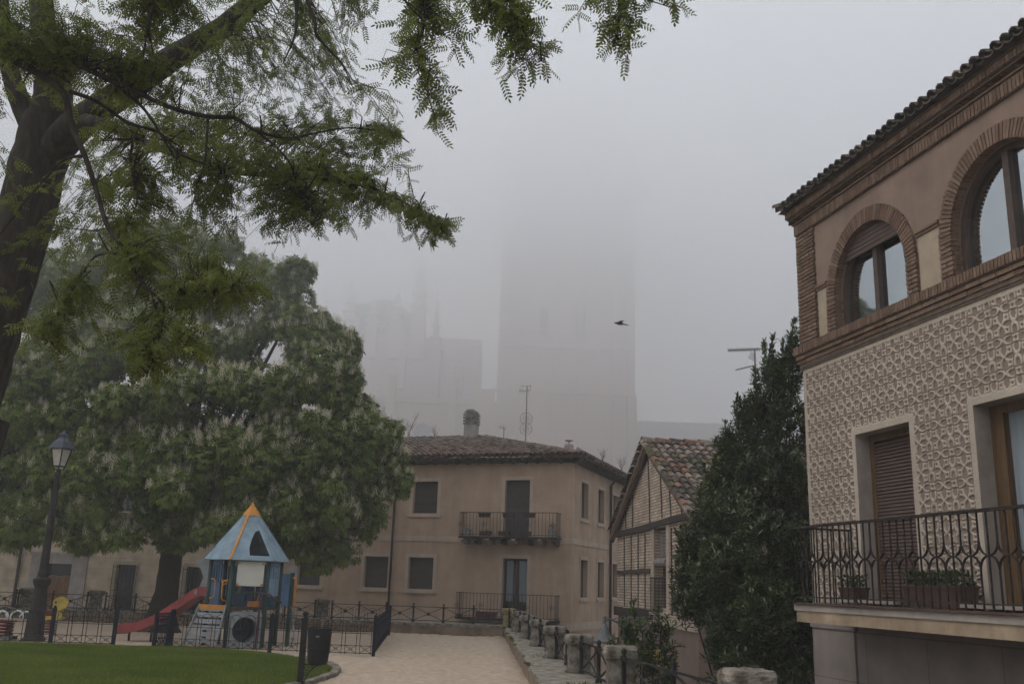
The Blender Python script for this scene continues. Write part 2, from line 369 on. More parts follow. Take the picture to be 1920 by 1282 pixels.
# lawn: outline then a slightly domed sheet
lawn_poly = [(-26, 20.9), (-11, 20.95), (-8, 21.05), (-6, 20.95), (-4.9, 20.6), (-4.0, 19.9), (-3.35, 18.9), (-3.0, 17.9), (-2.95, 17.2), (-2.98, 16.4), (-3.1, 15.2), (-3.4, 13.6), (-4, 11.5), (-5, 9), (-6, 6), (-26, 6)]
def inside(px, py, poly):
    c = np.zeros(px.shape, bool); n = len(poly)
    for i in range(n):
        x1, y1 = poly[i]; x2, y2 = poly[(i + 1) % n]
        k = ((y1 > py) != (y2 > py)) & (px < (x2 - x1) * (py - y1) / (y2 - y1 + 1e-12) + x1); c ^= k
    return c
def edge_d(px, py, poly):
    d = np.full(px.shape, 1e9); n = len(poly)
    for i in range(n):
        a = np.array(poly[i]); b = np.array(poly[(i + 1) % n]); ab = b - a
        tt = np.clip(((px - a[0]) * ab[0] + (py - a[1]) * ab[1]) / (ab @ ab), 0, 1)
        d = np.minimum(d, np.hypot(px - a[0] - tt * ab[0], py - a[1] - tt * ab[1]))
    return d
def lawn_z(x, y): return .02 + .16 * (1 - np.exp(-edge_d(x, y, lawn_poly) / .9)) + .015 * vnoise(x, y, 2.2, 5)
bm = bmesh.new(); vs = [bm.verts.new((x, y, 0)) for x, y in lawn_poly]; bm.faces.new(vs)
for k in range(46): bmesh.ops.bisect_plane(bm, geom=bm.verts[:] + bm.edges[:] + bm.faces[:], plane_co=(0, 6 + k * .33, 0), plane_no=(0, 1, 0))
for k in range(50): bmesh.ops.bisect_plane(bm, geom=bm.verts[:] + bm.edges[:] + bm.faces[:], plane_co=(-25 + k * .45, 0, 0), plane_no=(1, 0, 0))
co = np.array([v.co[:] for v in bm.verts]); zz = lawn_z(co[:, 0], co[:, 1])
for v, z in zip(bm.verts, zz): v.co.z = z
bmesh.ops.recalc_face_normals(bm, faces=bm.faces[:])
me = bpy.data.meshes.new('lawn'); bm.to_mesh(me); bm.free(); me.materials.append(M['soil'])
lawn = bpy.data.objects.new('lawn', me); COL.objects.link(lawn); lawn['kind'] = 'structure'
# grass blades: denser near the camera's view
n = 210000
gx = nr.uniform(-13.5, -2.9, n); gy = 12.2 + 8.9 * nr.uniform(0, 1, n)
ok = inside(gx, gy, lawn_poly) & (gx > -.56 * gy - .3); gx, gy = gx[ok], gy[ok]; n = len(gx)
gz = lawn_z(gx, gy) - .004; az = nr.uniform(0, 6.283, n); h = nr.uniform(.03, .062, n) * (1 + .35 * vnoise(gx, gy, 2.5, 9)); wd = nr.uniform(.004, .008, n)
ln = nr.normal(0, .35, (n, 2)) * h[:, None]
A = np.stack([gx - np.cos(az) * wd, gy - np.sin(az) * wd, gz], 1); B = np.stack([gx + np.cos(az) * wd, gy + np.sin(az) * wd, gz], 1); Cc = np.stack([gx + ln[:, 0], gy + ln[:, 1], gz + h], 1)
o = np_mesh('grass', np.stack([A, B, Cc], 1).reshape(-1, 3), np.arange(3 * n).reshape(-1, 3), M['grass']); o['kind'] = 'stuff'; o['label'] = 'short mown green grass covering the lawn'

# kerb stones along the lawn's right edge
kp = [(-3.35, 18.95), (-3.08, 18.25), (-2.92, 17.55), (-2.86, 16.85), (-2.9, 16.1), (-3.0, 15.3), (-3.2, 14.5), (-3.42, 13.6), (-3.7, 12.7)]
for i, (a, b) in enumerate(zip(kp, kp[1:])):
    a, b = Vector((*a, 0)), Vector((*b, 0)); L = (b - a).length - .015
    k = MB(); k.box(-L / 2, L / 2, -.07, .07, -.05, .085)
    o = k.build('kerb_stone', M['stone'], loc=(a + b) / 2 + Vector((.05, 0, 0)), bevel=.025); o.rotation_euler = (0, R_(rnd.uniform(-2, 2)), math.atan2((b - a).y, (b - a).x))
    tag(o, 'grey rounded kerb stone edging the lawn, %s counting from the far tip' % ['first', 'second', 'third', 'fourth', 'fifth', 'sixth', 'seventh', 'eighth'][i], 'kerb stone', 'kerb stones along the lawn')

# ------------------------------------------------------------------ parapets with cap stones
def rough_box(mb, p0, p1, ww, z0, z1, step=.35, jz=.012, jx=.02, side=1, m=0):
    p0, p1 = Vector((*p0, 0)), Vector((*p1, 0)); L = (p1 - p0).length; d = (p1 - p0) / L; nn = Vector((-d.y, d.x, 0)) * side
    k = 0.0; prev = None
    while True:
        c = p0 + d * min(k, L); w = ww if not callable(ww) else ww(c.y)
        r = [c + nn * rnd.uniform(-jx, jx) + Vector((0, 0, z0)), c + nn * (w + rnd.uniform(-jx, jx)) + Vector((0, 0, z0)),
             c + nn * (w + rnd.uniform(-jx, jx)) + Vector((0, 0, z1 + rnd.uniform(-jz, jz))), c + nn * rnd.uniform(-jx, jx) + Vector((0, 0, z1 + rnd.uniform(-jz, jz)))]
        if prev:
            for a in range(4):
                b = (a + 1) % 4; mb.face([prev[a], prev[b], r[b], r[a]], m)
        else: mb.face(r, m)
        prev = r
        if k >= L: mb.face(r[::-1], m); break
        k += step
PT = thing('parapet_wall', 'low stone parapet with a worn slab top running along the right side of the sandy path', 'wall')
mb = MB(); rough_box(mb, (rx(8), 8), (rx(30.6), 30.6), lambda Y: 1.02 - (Y - 12) * .022, -2.7, .26, .5, .004, .012, side=-1); mb.build('wall', M['parapet'], PT)
y = 8.0
for i in range(23):
    L = rnd.uniform(.85, 1.15); y1 = min(y + L, 30.45); mb = MB()
    if y1 - y < .2: break
    rough_box(mb, (rx(y) - .05, y + .006), (rx(y1) - .05, y1 - .006), lambda Y: 1.10 - (Y - 12) * .022, .262, .335, .17, .009, .022, side=-1)
    mb.build('cap_stone', M['stone_cap'], PT, bevel=.012); y = y1
PB = thing('parapet_wall', 'low parapet along the back of the terrace in front of the beige house', 'wall')
mb = MB(); rough_box(mb, (-24, 32.3), (rx(30.6) - .02, 30.5), .5, -2.7, .26, .5, .004, .012, side=1); mb.build('wall', M['parapet'], PB)
p0, p1 = Vector((-24, 32.25)), Vector((rx(30.6) + .2, 30.45)); L = (p1 - p0).length; k = 0
while k < L - .3:
    q = min(k + rnd.uniform(1.0, 1.5), L); a = p0.lerp(p1, (k + .006) / L); b = p0.lerp(p1, (q - .006) / L); mb = MB()
    rough_box(mb, (a.x, a.y), (b.x, b.y), .6, .262, .345, .25, .008, .02, side=1); mb.build('cap_stone', M['stone_cap'], PB, bevel=.012); k = q

# stone pillars: hour-glass little pedestals with a thick mossy head
def pillar(w=.36, h=.62, yellow=False):
    mb = MB(); prof = [(.60, 0), (.60, .06), (.53, .09), (.49, .2), (.48, .45), (.49, .66), (.52, .72), (.60, .76), (.63, .84), (.62, .93), (.56, .99), (.30, 1.0), (.02, 1.01)]
    n = 36; R2 = []
    for (ra, za), (rb, zb) in zip(prof, prof[1:]):
        for q in range(3): R2.append((ra + (rb - ra) * q / 3, za + (zb - za) * q / 3))
    R2.append(prof[-1]); ph = [rnd.uniform(0, 6.3) for _ in range(8)]; fr = [rnd.uniform(2, 9) for _ in range(8)]
    for k, (r, z) in enumerate(R2):
        for j in range(n):
            a = 2 * math.pi * (j + .5) / n; c, s_ = math.cos(a), math.sin(a); e = 9; kk = 1 / (abs(c) ** e + abs(s_) ** e) ** (1 / e)
            d = sum(math.sin(a * round(fr[i]) + z * fr[i] * 2.2 + ph[i]) for i in range(8)) / 8; chip = rnd.uniform(-.02, .02)
            am = .085 if z > .72 else .05; q = 1 + am * d * 1.5 + chip
            mb.v.append((r * w * c * kk * q, r * w * s_ * kk * q, z * h + (.012 * d if z > .9 else 0)))
    for k in range(len(R2) - 1):
        for j in range(n):
            a = k * n + j; b = k * n + (j + 1) % n; mb.f.append((a, b, b + n, a + n)); mb.m.append(0)
    e = (len(R2) - 1) * n; mb.f.append(tuple(e + j for j in range(n))); mb.m.append(0)
    return mb
PIL = [(952, 29.6, 'yellowed pillar with lichen at the far corner of the parapet'), (972, 27.2, 'grey stone pillar just in front of the yellowed corner pillar'),
       (989, 23.9, 'third stone pillar from the far corner, with a pale slab head'), (1010, 21.3, 'darkest stone pillar of the row, fourth from the far corner'),
       (1040, 17.9, 'squat stone pillar with grass at its foot, fifth from the far corner'), (1086, 15.1, 'stone pillar with a lichen crust just left of the bell shaped lamp'),
       (1163, 12.2, 'big whitish stone pillar below the bush with yellow flowers'), (1400, 8.3, 'rounded top of the nearest stone pillar at the bottom edge')]
M['stone_yellow'] = mat('stone_yellow', (.34, .28, .13), .95, .3, 6, 1.0, 22, col2=(.14, .12, .06), spec=.1)
pil_pos = []
for i, (px, Y, lab) in enumerate(PIL):
    X = at(px, 1200, Y).x if i < 7 else rx(Y) + .95
    h = [.55, .55, .54, .54, .56, .56, .58, .60][i]
    if i == 7: X = at(1400, 1275, 8.3).x
    o = pillar(.33, h).build('stone_pillar', M['stone_yellow'] if i == 0 else M['stone'], loc=(X, Y, .33))
    o.rotation_euler = (0, 0, R_(rnd.uniform(-6, 6)))
    if i == 7: o.location.z = .38
    tag(o, lab, 'pillar', 'stone pillars on the right parapet'); pil_pos.append((X, Y))
# base ledge carrying the nearest pillar (the parapet widens towards the viewer)
for px, Y, lab in [(50, 32.0, 'short stone pillar on the back parapet at the far left'), (180, 31.9, 'short stone pillar on the back parapet right of the wooden door'), (606, 31.3, 'short stone pillar on the back parapet behind the litter bin')]:
    X = at(px, 1120, Y + .25).x; o = pillar(.34, .62).build('stone_pillar', M['stone'], loc=(X, Y + .27, .34)); tag(o, lab, 'pillar', 'stone pillars on the back parapet')

# iron railings -------------------------------------------------------------
def newel(mb, x, y, z0, h, r=.035):
    mb.lathe([(r * 1.7, 0), (r * 1.7, .04), (r, .06), (r, h - .16), (r * 1.5, h - .14), (r * 1.5, h - .10), (r * .7, h - .08), (r * 1.3, h - .04), (r * .9, h - .01), (.004, h)], (x, y, z0), 10)
def rail_thing(label, P, Q, nb, hz, z0=.335, group=None, rosette=True, th=.02, extra=None, postr=.03):
    t = thing('iron_railing', label, 'railing', (*P, z0), math.atan2(Q[1] - P[1], Q[0] - P[0]), group)
    L = math.hypot(Q[0] - P[0], Q[1] - P[1]); r = MB()
    r.bar((0, 0, hz - .05), (L, 0, hz - .05), th); r.bar((0, 0, .06), (L, 0, .06), th)
    for k in range(nb):
        a, b = L * k / nb + .02, L * (k + 1) / nb - .02
        r.bar((a, .012, .07), (b, .012, hz - .06), th * .9); r.bar((a, -.012, hz - .06), (b, -.012, .07), th * .9)
    r.build('rails', M['iron'], t)
    for k in range(nb):
        if rosette:
            x = L * (k + .5) / nb; z = hz / 2; rs = MB()
            for j in range(8):
                a = j * math.pi / 4; rs.lathe([(.006, -.012), (.028, 0), (.006, .012)], (x + .045 * math.cos(a), 0, z + .045 * math.sin(a)), 6)
            rs.lathe([(.01, -.03), (.05, 0), (.01, .03)], (x, 0, z), 8); rs.build('rosette', M['iron'], t)
    for k in range(nb + 1):
        p = MB(); newel(p, L * k / nb, 0, 0, hz + .06, postr); p.build('post', M['iron'], t, smooth=True)
    return t
def bl(px): # point on the back parapet line
    Y = 32.55 - (at(px, 1150, 32).x + 24) * .075; return (at(px, 1150, Y).x, Y)
segs = [(-60, 25, 'at the far left edge'), (30, 160, 'left of the wooden door'), (195, 590, 'behind the chestnut trunk and the playhouse'), (622, 775, 'behind the navy side fence'), (775, 945, 'in front of the lower balcony')]
for a, b, s_ in segs:
    A, B = bl(a), bl(b); nb = max(1, round((B[0] - A[0]) / .95)); rail_thing('thin iron railing with rosettes on the back parapet, ' + s_, A, B, nb, .52, .345, 'railings on the back parapet')
for i in range(7):
    (xa, ya), (xb, yb) = pil_pos[i], pil_pos[i + 1]; P = (xa + .02, ya - .2); Q = (xb + .02, yb + .2)
    nb = 2
    rail_thing('iron railing ' + ['between the yellowed corner pillar and the next one', 'between the second and third pillars from the far corner', 'between the third and fourth pillars from the far corner', 'between the darkest pillar and the one with grass at its foot',
        'just left of the pillar with the lichen crust', 'between the lichen crusted pillar and the big whitish pillar', 'from the big whitish pillar to the bottom edge by the dark shrub'][i], P, Q, nb, .50, .335, 'railings on the right parapet', False, .022, postr=.027)

# weeds and moss on the cap
wv = []; n = 5200
wy = nr.uniform(12.6, 30, n); wx = .60 - (wy - 12.8) * .0308 + np.where(nr.uniform(0, 1, n) < .3, nr.normal(-.06, .02, n), nr.normal(.45, .17, n))
cl = vnoise(wx, wy, 3.2, 21); ok = cl > .12; wx, wy = wx[ok], wy[ok]; n = len(wx)
P = np.stack([wx, wy, np.full(n, .335)], 1); X = unit(n); X[:, 2] = np.abs(X[:, 2]) + .6; Fr = frames(X, unit(n))
V, F = instance([(0, -.08, 0), (.6, -.12, 0), (1, 0, .1), (.5, .12, 0)], [(0, 1, 2, 3)], P, Fr, nr.uniform(.02, .07, n))
o = np_mesh('moss', V, F, M['moss']); o['kind'] = 'stuff'; o['label'] = 'tufts of moss and weeds growing on the right parapet'
# leaf litter on the sand
n = 260; lx = nr.uniform(-3, .4, n); ly = nr.uniform(13, 30, n); P = np.stack([lx, ly, np.full(n, .02)], 1); X = unit(n); X[:, 2] *= .2; Z = unit(n); Z[:, 2] = 2; Fr = frames(X, Z)
V, F = instance([(0, -.3, 0), (.7, -.35, .1), (1, 0, .2), (.4, .35, 0)], [(0, 1, 2, 3)], P, Fr, nr.uniform(.015, .03, n))
o = np_mesh('litter', V, F, M['wood_dark']); o['kind'] = 'stuff'; o['label'] = 'small dry leaves and twigs scattered over the sandy path'

# ------------------------------------------------------------------ roofs with barrel tiles
def tiles(mb, O, U, Vd, wfun, vlen, pitch=.2, course=.30, lift=.0, mats=(0, 0, 1, 2), edge_m=None, r=.5):
    """barrel tiles on a plane: O eave origin, U along the eave, Vd up slope (unit), wfun(v)->(u0,u1)"""
    O, U, Vd = Vector(O), Vector(U).normalized(), Vector(Vd).normalized(); N = U.cross(Vd).normalized()
    if N.z < 0: N = -N
    nc = int(math.ceil(vlen / course)); rr = pitch * r
    for c in range(nc):
        v0 = c * course; v1 = min(v0 + course * 1.18, vlen + .05); u0, u1 = wfun(v0); k = math.floor(u0 / pitch)
        while k * pitch < u1:
            u = (k + .5) * pitch
            if u0 <= u <= u1:
                for typ in (0, 1):      # 0 cover tile (convex), 1 channel tile (concave)
                    uu = u + (0 if typ == 0 else pitch / 2) + rnd.uniform(-.012, .012); ju = rnd.uniform(-.014, .014); jl = rnd.uniform(-.02, .02); jn = rnd.uniform(0, .012)
                    m = rnd.choice(mats) if not (edge_m is not None and c == 0 and rnd.random() < .7) else edge_m
                    if typ == 1 and rnd.random() < .7: m = mats[1] if len(mats) > 1 and mats[1] == 2 else 2  # most channel tiles take the dark tone, shading the gaps by colour
                    a = []; b = []
                    for q in range(5):
                        th = math.pi * q / 4; cx = -math.cos(th) * rr * (.86 if typ == 0 else 1); cz = math.sin(th) * rr * .95
                        if typ == 1: cz = -cz * .7 + .0
                        base = .035 if typ == 0 else .03
                        a.append(O + U * (uu + cx * 1.08) + Vd * (v0 + jl) + N * (base + .03 + cz + lift + jn)); b.append(O + U * (uu + ju + cx * .88) + Vd * v1 + N * (base - .012 + cz * .9 + lift + jn))
                    for q in range(4): mb.face([a[q], a[q + 1], b[q + 1], b[q]], m)
                    if typ == 0 or c == 0:   # visible mouth thickness
                        for q in range(4): mb.face([a[q], a[q + 1], a[q + 1] - N * .018, a[q] - N * .018], m)
            k += 1
def ridge(mb, A, B, r=.1, step=.33, mats=(0, 1, 2)):
    A, B = Vector(A), Vector(B); d = (B - A); L = d.length; d /= L; s_ = d.cross(Vector((0, 0, 1))).normalized(); k = 0
    while k < L:
        p, q = A + d * k, A + d * min(k + step * 1.12, L + .02); j = rnd.uniform(0, .015); a = []; b = []
        for i in range(7):
            th = math.pi * i / 6; a.append(p + s_ * math.cos(th) * r * 1.05 + Vector((0, 0, math.sin(th) * r + j + .03))); b.append(q + s_ * math.cos(th) * r * .9 + Vector((0, 0, math.sin(th) * r * .9 + j)))
        m = rnd.choice(mats)
        for i in range(6): mb.face([a[i], a[i + 1], b[i + 1], b[i]], m)
        k += step
TM = [M['tile1'], M['tile2'], M['tile3'], M['tile4']]

# ------------------------------------------------------------------ beige corner house (local x to the right along the front, y inwards)
HO = at(1073, 1100, 34); HR = R_(-19.9)
H = thing('corner_house', 'two storey beige plastered house with tiled hip roof at the street corner', 'house', (HO.x, HO.y, 0), HR)
HX0, HZ = -13.3, 5.88
up_w = [(-6.27, -5.27, 4.04, 5.23), (-11.2, -10.2, 4.04, 5.23)]; up_d = [(-2.59, -1.64, 3.17, 5.26)]
lo_w = [(-6.30, -5.30, 1.30, 2.44), (-8.14, -7.14, 1.30, 2.44), (-11.0, -10.0, 1.30, 2.44)]; lo_d = [(-2.59, -1.66, .38, 2.48)]
mb = MB(); mb.wall(HX0, 0, STREET, HZ, up_w + up_d + lo_w + lo_d, 0, .28)
side_w = [(1.0, 1.95, 4.0, 5.3), (3.45, 4.4, 4.0, 5.3), (5.9, 6.85, 4.0, 5.3)]; side_l = [(1.0, 1.95, 1.2, 2.52), (3.45, 4.4, 1.2, 2.52), (5.85, 6.85, 1.2, 2.52)]; side_d = [(3.1, 3.9, STREET, -.55)]
k0 = len(mb.v); mb.wall(0, 10.5, STREET, HZ, side_w + side_l + side_d, 0, .3)
for i in range(k0, len(mb.v)): x, y_, z = mb.v[i]; mb.v[i] = (-y_, x, z)      # turn the second wall round the corner
mb.face([(HX0, 0, STREET), (HX0, 10.5, STREET), (HX0, 10.5, HZ), (HX0, 0, HZ)]); mb.face([(HX0, 10.5, STREET), (0, 10.5, STREET), (0, 10.5, HZ), (HX0, 10.5, HZ)])
mb.build('wall', M['plaster_house'], H)
bd = MB()
bd.box(HX0, .022, -.022, .0, 3.02, 3.22); bd.box(0, .022, 0.001, 10.5, 3.02, 3.22); bd.box(HX0, .03, -.03, 0, .08, .35); bd.box(0, .03, 0.001, 10.5, .08, .35)
bd.box(-.03, .012, -.012, 0, .352, 3.018); bd.box(-.03, .012, -.012, 0, 3.222, HZ)
bd.build('string_course', M['plaster_cream'], H)
def hwin(x0, x1, z0, z1, parent, side=False, kind='shutter', sill=True, mt='plaster_cream', fw=.13):
    """surround + inner piece; side=True puts it on the side wall"""
    def T(mb_):
        if side:
            for i, (x, y_, z) in enumerate(mb_.v): mb_.v[i] = (-y_, x, z)
        return mb_
    s_ = MB(); o_ = .018; zb = z0 if kind == 'door' else z0 - .05
    s_.box(x0 - fw, x0, -o_, .02, zb, z1 + fw); s_.box(x1, x1 + fw, -o_, .02, zb, z1 + fw); s_.box(x0, x1, -o_, .02, z1, z1 + fw)
    if kind != 'door': s_.box(x0 - fw - .03, x1 + fw + .03, -.06, .04, z0 - .14, z0 - .05); s_.box(x0, x1, -o_, .28, z0 - .05, z0 + .004)
    W = T(s_).build('door' if kind == 'door' else 'window', M[mt], parent)
    d = MB()
    if kind == 'shutter' or kind == 'doorshutter' or True and kind == 'sh':
        nn = int((z1 - z0) / .055)
        for q in range(nn):
            za = z0 + (z1 - z0) * q / nn; zb_ = z0 + (z1 - z0) * (q + 1) / nn; d.face([(x0, .15, za), (x1, .15, za), (x1, .165, zb_ - .006), (x0, .165, zb_ - .006)]); d.face([(x0, .165, zb_ - .006), (x1, .165, zb_ - .006), (x1, .15, zb_), (x0, .15, zb_)])
        T(d).build('blind', M['shutter_grey'], W)
    elif kind == 'glass' or kind == 'door':
        d.box(x0, x1, .2, .25, z0, z1); T(d).build('pane', M['glass_dark'], W)
        f = MB(); c = (x0 + x1) / 2; f.box(x0, x0 + .05, .15, .197, z0, z1); f.box(x1 - .05, x1, .15, .197, z0, z1); f.box(c - .04, c + .04, .15, .197, z0, z1); f.box(x0 + .05, c - .04, .15, .197, z1 - .06, z1); f.box(c + .04, x1 - .05, .15, .197, z1 - .06, z1)
        T(f).build('frame', M['frame_brown'], W)
    return W
for a in up_w: hwin(*a, H)
for a in lo_w: hwin(*a, H)
hwin(*up_d[0], H, kind='shutter')
W = hwin(*lo_d[0], H, kind='door')
cu = MB()
for x0, x1 in ((-2.50, -2.25), (-2.02, -1.72)):
    nn = 8
    for q in range(nn): a, b = x0 + (x1 - x0) * q / nn, x0 + (x1 - x0) * (q + 1) / nn; cu.face([(a, .199 - .012 * (q % 2) - .012, 1.0), (b, .199 - .012 * ((q + 1) % 2) - .012, 1.0), (b, .199 - .012 * ((q + 1) % 2) - .012, 2.4), (a, .199 - .012 * (q % 2) - .012, 2.4)])
cu.build('curtain', M['curtain'], W)
for a in side_w + side_l: hwin(*a, H, side=True, fw=.11)
dd = MB(); dd.box(-.22, -.18, 3.1, 3.9, STREET, -.55); dd.build('street_door', M['timber'], H)
# downpipes
dp = MB(); dp.tube([(-7.0, -.07, STREET), (-7.0, -.07, 5.6), (-7.0, -.3, 5.9)], .045, 8); dp.build('downpipe', M['pipe'], H, smooth=True)
dp = MB(); dp.tube([(.09, 5.2, -1.2), (.09, 5.2, 5.6), (.4, 5.2, 5.95)], .055, 8); dp.build('downpipe', M['pipe'], H, smooth=True)
# roof: hip at the right corner
OV = .5; ez = 6.05; ex, ey = OV, -OV; rise = .27; run = 6.0
slope = math.atan(rise); cv = math.cos(slope); sv = math.sin(slope)
rf = MB()
RX0 = HX0 - .2
tiles(rf, (ex, ey, ez), (-1, 0, 0), (0, cv, sv), lambda v: (v * cv, ex - RX0), run / cv, .21, .32, edge_m=1, mats=(0, 0, 2, 2, 0, 1))
tiles(rf, (ex, ey, ez), (0, 1, 0), (-cv, 0, sv), lambda v: (v * cv, 11.5), run / cv, .21, .32, edge_m=0, mats=(0, 0, 2, 0))
ridge(rf, (ex, ey, ez + .02), (ex - run, ey + run, ez + run * rise + .02), .1, mats=(0, 2)); ridge(rf, (ex - run, ey + run, ez + run * rise + .03), (RX0, ey + run, ez + run * rise + .03), .12, mats=(0, 2))
# deck under the tiles
Ez = ez + run * rise - .03
rf.face([(ex, ey, ez - .0), (RX0, ey, ez - .0), (RX0, ey + run, Ez), (ex - run, ey + run, Ez)], 2); rf.face([(ex, ey, ez), (ex - run, ey + run, Ez), (ex - run, 12, Ez), (ex, 12, ez)], 2)
rf.face([(ex - run, ey + run, Ez), (RX0, ey + run, Ez), (RX0, 11.5, ez)], 2)
roof = rf.build('roof', TM, H)
sf = MB(); sf.box(RX0, ex - .03, ey + .03, 11.4, ez - .05, ez - .012); sf.build('eaves_board', M['wood_dark'], H)
for k in range(30):
    b = MB(); x = -.02 - k * .45
    if x < HX0: break
    b.prism([(0, 0), (-.44, 0), (-.46, -.05), (-.40, -.10), (-.12, -.14), (0, -.15)], lambda u, v, s_, x=x: (x - .05 + .1 * s_, u, ez - .052 + v)); b.build('rafter_end', M['wood_dark'], H)
for k in range(24):
    b = MB(); y_ = .12 + k * .45
    b.prism([(0, 0), (.44, 0), (.46, -.05), (.40, -.10), (.12, -.14), (0, -.15)], lambda u, v, s_, y_=y_: (u, y_ - .05 + .1 * s_, ez - .052 + v)); b.build('rafter_end', M['wood_dark'], H)
b = MB(); b.bar((-.05, .05, ez - .12), (.40, -.40, ez - .12), .11, .12); b.build('rafter_end', M['wood_dark'], H)
# chimney
def local(px, py, depth_y, base=HO, rot=HR):
    """point on the plane local y = depth_y seen at a pixel"""
    r = CR @ Vector((px - 960, 641 - py, -FPX)); n_ = Vector((-math.sin(rot), math.cos(rot), 0)); o_ = Vector((base.x, base.y, 0)) + n_ * depth_y
    k = n_.dot(o_ - Vector((0, 0, EYE))) / n_.dot(r); Q = Vector((0, 0, EYE)) + r * k - Vector((base.x, base.y, 0))
    return Vector((Q.x * math.cos(rot) + Q.y * math.sin(rot), -Q.x * math.sin(rot) + Q.y * math.cos(rot), Q.z))
c = local(883, 800, 5.2); zt = local(883, 770, 5.2).z; ch = MB(); w_ = .25
ch.box(c.x - w_, c.x + w_, 5.0, 5.5, 6.6, zt - .62); CH = ch.build('chimney', M['conc'], H)
cc = MB()
for q in range(4): cc.box(c.x - w_ - .04, c.x + w_ + .04, 4.96, 5.54, zt - .62 + q * .13, zt - .62 + q * .13 + .075); cc.box(c.x - w_ + .04, c.x + w_ - .04, 5.03, 5.47, zt - .62 + q * .13 + .075, zt - .62 + (q + 1) * .13)
cc.hexa([(c.x - w_ - .02, 4.98, zt - .1), (c.x + w_ + .02, 4.98, zt - .1), (c.x + w_ + .02, 5.52, zt - .1), (c.x - w_ - .02, 5.52, zt - .1), (c.x - w_ + .12, 5.02, zt + .04), (c.x + w_ - .12, 5.02, zt + .04), (c.x + w_ - .12, 5.48, zt + .04), (c.x - w_ + .12, 5.48, zt + .04)])
cc.build('chimney_cap', M['stone'], CH)
c = local(1067, 835, 2.6); v_ = MB(); v_.lathe([(.17, -.55), (.17, -.25), (.21, -.22), (.21, -.12), (.17, -.1), (.19, .0), (.12, .06)], (c.x, 2.6, c.z), 12); v_.lathe([(.03, .06), (.03, .16), (.16, .18), (.17, .2), (.04, .23)], (c.x, 2.6, c.z), 10); v_.build('roof_vent', M['conc'], H)
# balconies
def small_balcony(z, zr, brackets, lab):
    t = MB(); t.box(-4.1, -.42, -.62, -.024, z - .07, z); B = t.build('balcony', M['iron_rust'], H); B['label'] = lab
    r = MB(); x0, x1 = -4.08, -.44; yb = -.6
    for (a, b) in (((x0, yb), (x1, yb)), ((x0, yb), (x0, -.02)), ((x1, yb), (x1, -.02))):
        r.bar((*a, zr), (*b, zr), .028, .02); r.bar((*a, z + .06), (*b, z + .06), .022, .016)
    nb = 28
    for k in range(nb + 1):
        x = x0 + (x1 - x0) * k / nb; r.bar((x, yb, z + .0), (x, yb, zr), .013)
    for x in (x0, x1):
        for q in range(1, 5): r.bar((x, yb + .58 * q / 5, z), (x, yb + .58 * q / 5, zr), .013)
    for x in (x0 + .04, x0 + .93, x0 + 2.6, x1 - .12):
        zc = z + (zr - z) * .5
        for a in (0, 90, 180, 270):
            ca, sa = math.cos(R_(a)), math.sin(R_(a)); pts = [(x + (ca * .015 + -sa * o_) * 1, yb - .012, zc + (sa * .015 + ca * o_)) for o_ in (0,)]
            lp = [(x + ca * u - sa * v, yb - .012, zc + sa * u + ca * v) for u, v in ((.015, 0), (.05, .035), (.09, .03), (.10, 0), (.09, -.03), (.05, -.035), (.015, 0))]
            r.tube(lp, .006, 5)
    r.build('railing', M['iron_rust'], B)
    if brackets:
        for q in range(8):
            x = -3.98 + q * .49; b = MB(); b.prism([(0, 0), (-.58, 0), (-.6, -.06), (-.45, -.08), (-.40, -.15), (-.15, -.18), (0, -.2)], lambda u, v, s_, x=x: (x - .07 + .14 * s_, u - .0225, z - .073 + v)); b.build('bracket', M['wood_dark'] if q % 2 else M['conc'], B)
    return B
small_balcony(3.21, 4.05, True, 'upper balcony with wooden brackets and flower boxes')
small_balcony(.42, 1.25, False, 'lower balcony with thin iron bars')
HMI = Matrix.Translation((HO.x, HO.y, 0)) @ Matrix.Rotation(HR, 4, 'Z')
def pot(loc, w_=.4, d=.16, h=.16, mt='terracotta', lab='', leaves=60, lh=.1, rz=HR, grp=None, name='flower_box', lm='leaf_bush'):
    t = thing(name, lab, 'planter', loc, rz, grp)
    b = MB(); b.hexa([(-w_ / 2 + .02, -d / 2 + .015, 0), (w_ / 2 - .02, -d / 2 + .015, 0), (w_ / 2 - .02, d / 2 - .015, 0), (-w_ / 2 + .02, d / 2 - .015, 0), (-w_ / 2, -d / 2, h), (w_ / 2, -d / 2, h), (w_ / 2, d / 2, h), (-w_ / 2, d / 2, h)])
    b.box(-w_ / 2 - .01, w_ / 2 + .01, -d / 2 - .01, d / 2 + .01, h, h + .02); b.build('trough', M[mt], t)
    if leaves:
        P = np.stack([nr.uniform(-w_ / 2, w_ / 2, leaves), nr.uniform(-d / 2, d / 2, leaves), np.full(leaves, h + .02) + nr.uniform(-.02, lh, leaves)], 1); X = unit(leaves); X[:, 2] = abs(X[:, 2]) + .2
        V, F = instance([(0, 0, 0), (.5, -.2, 0), (1, 0, .1), (.5, .2, 0)], [(0, 1, 2, 3)], P, frames(X, unit(leaves)), nr.uniform(.03, .07, leaves)); np_mesh('foliage', V, F, M[lm], t)
    return t
gB = 'flower boxes on the upper balcony of the beige house'
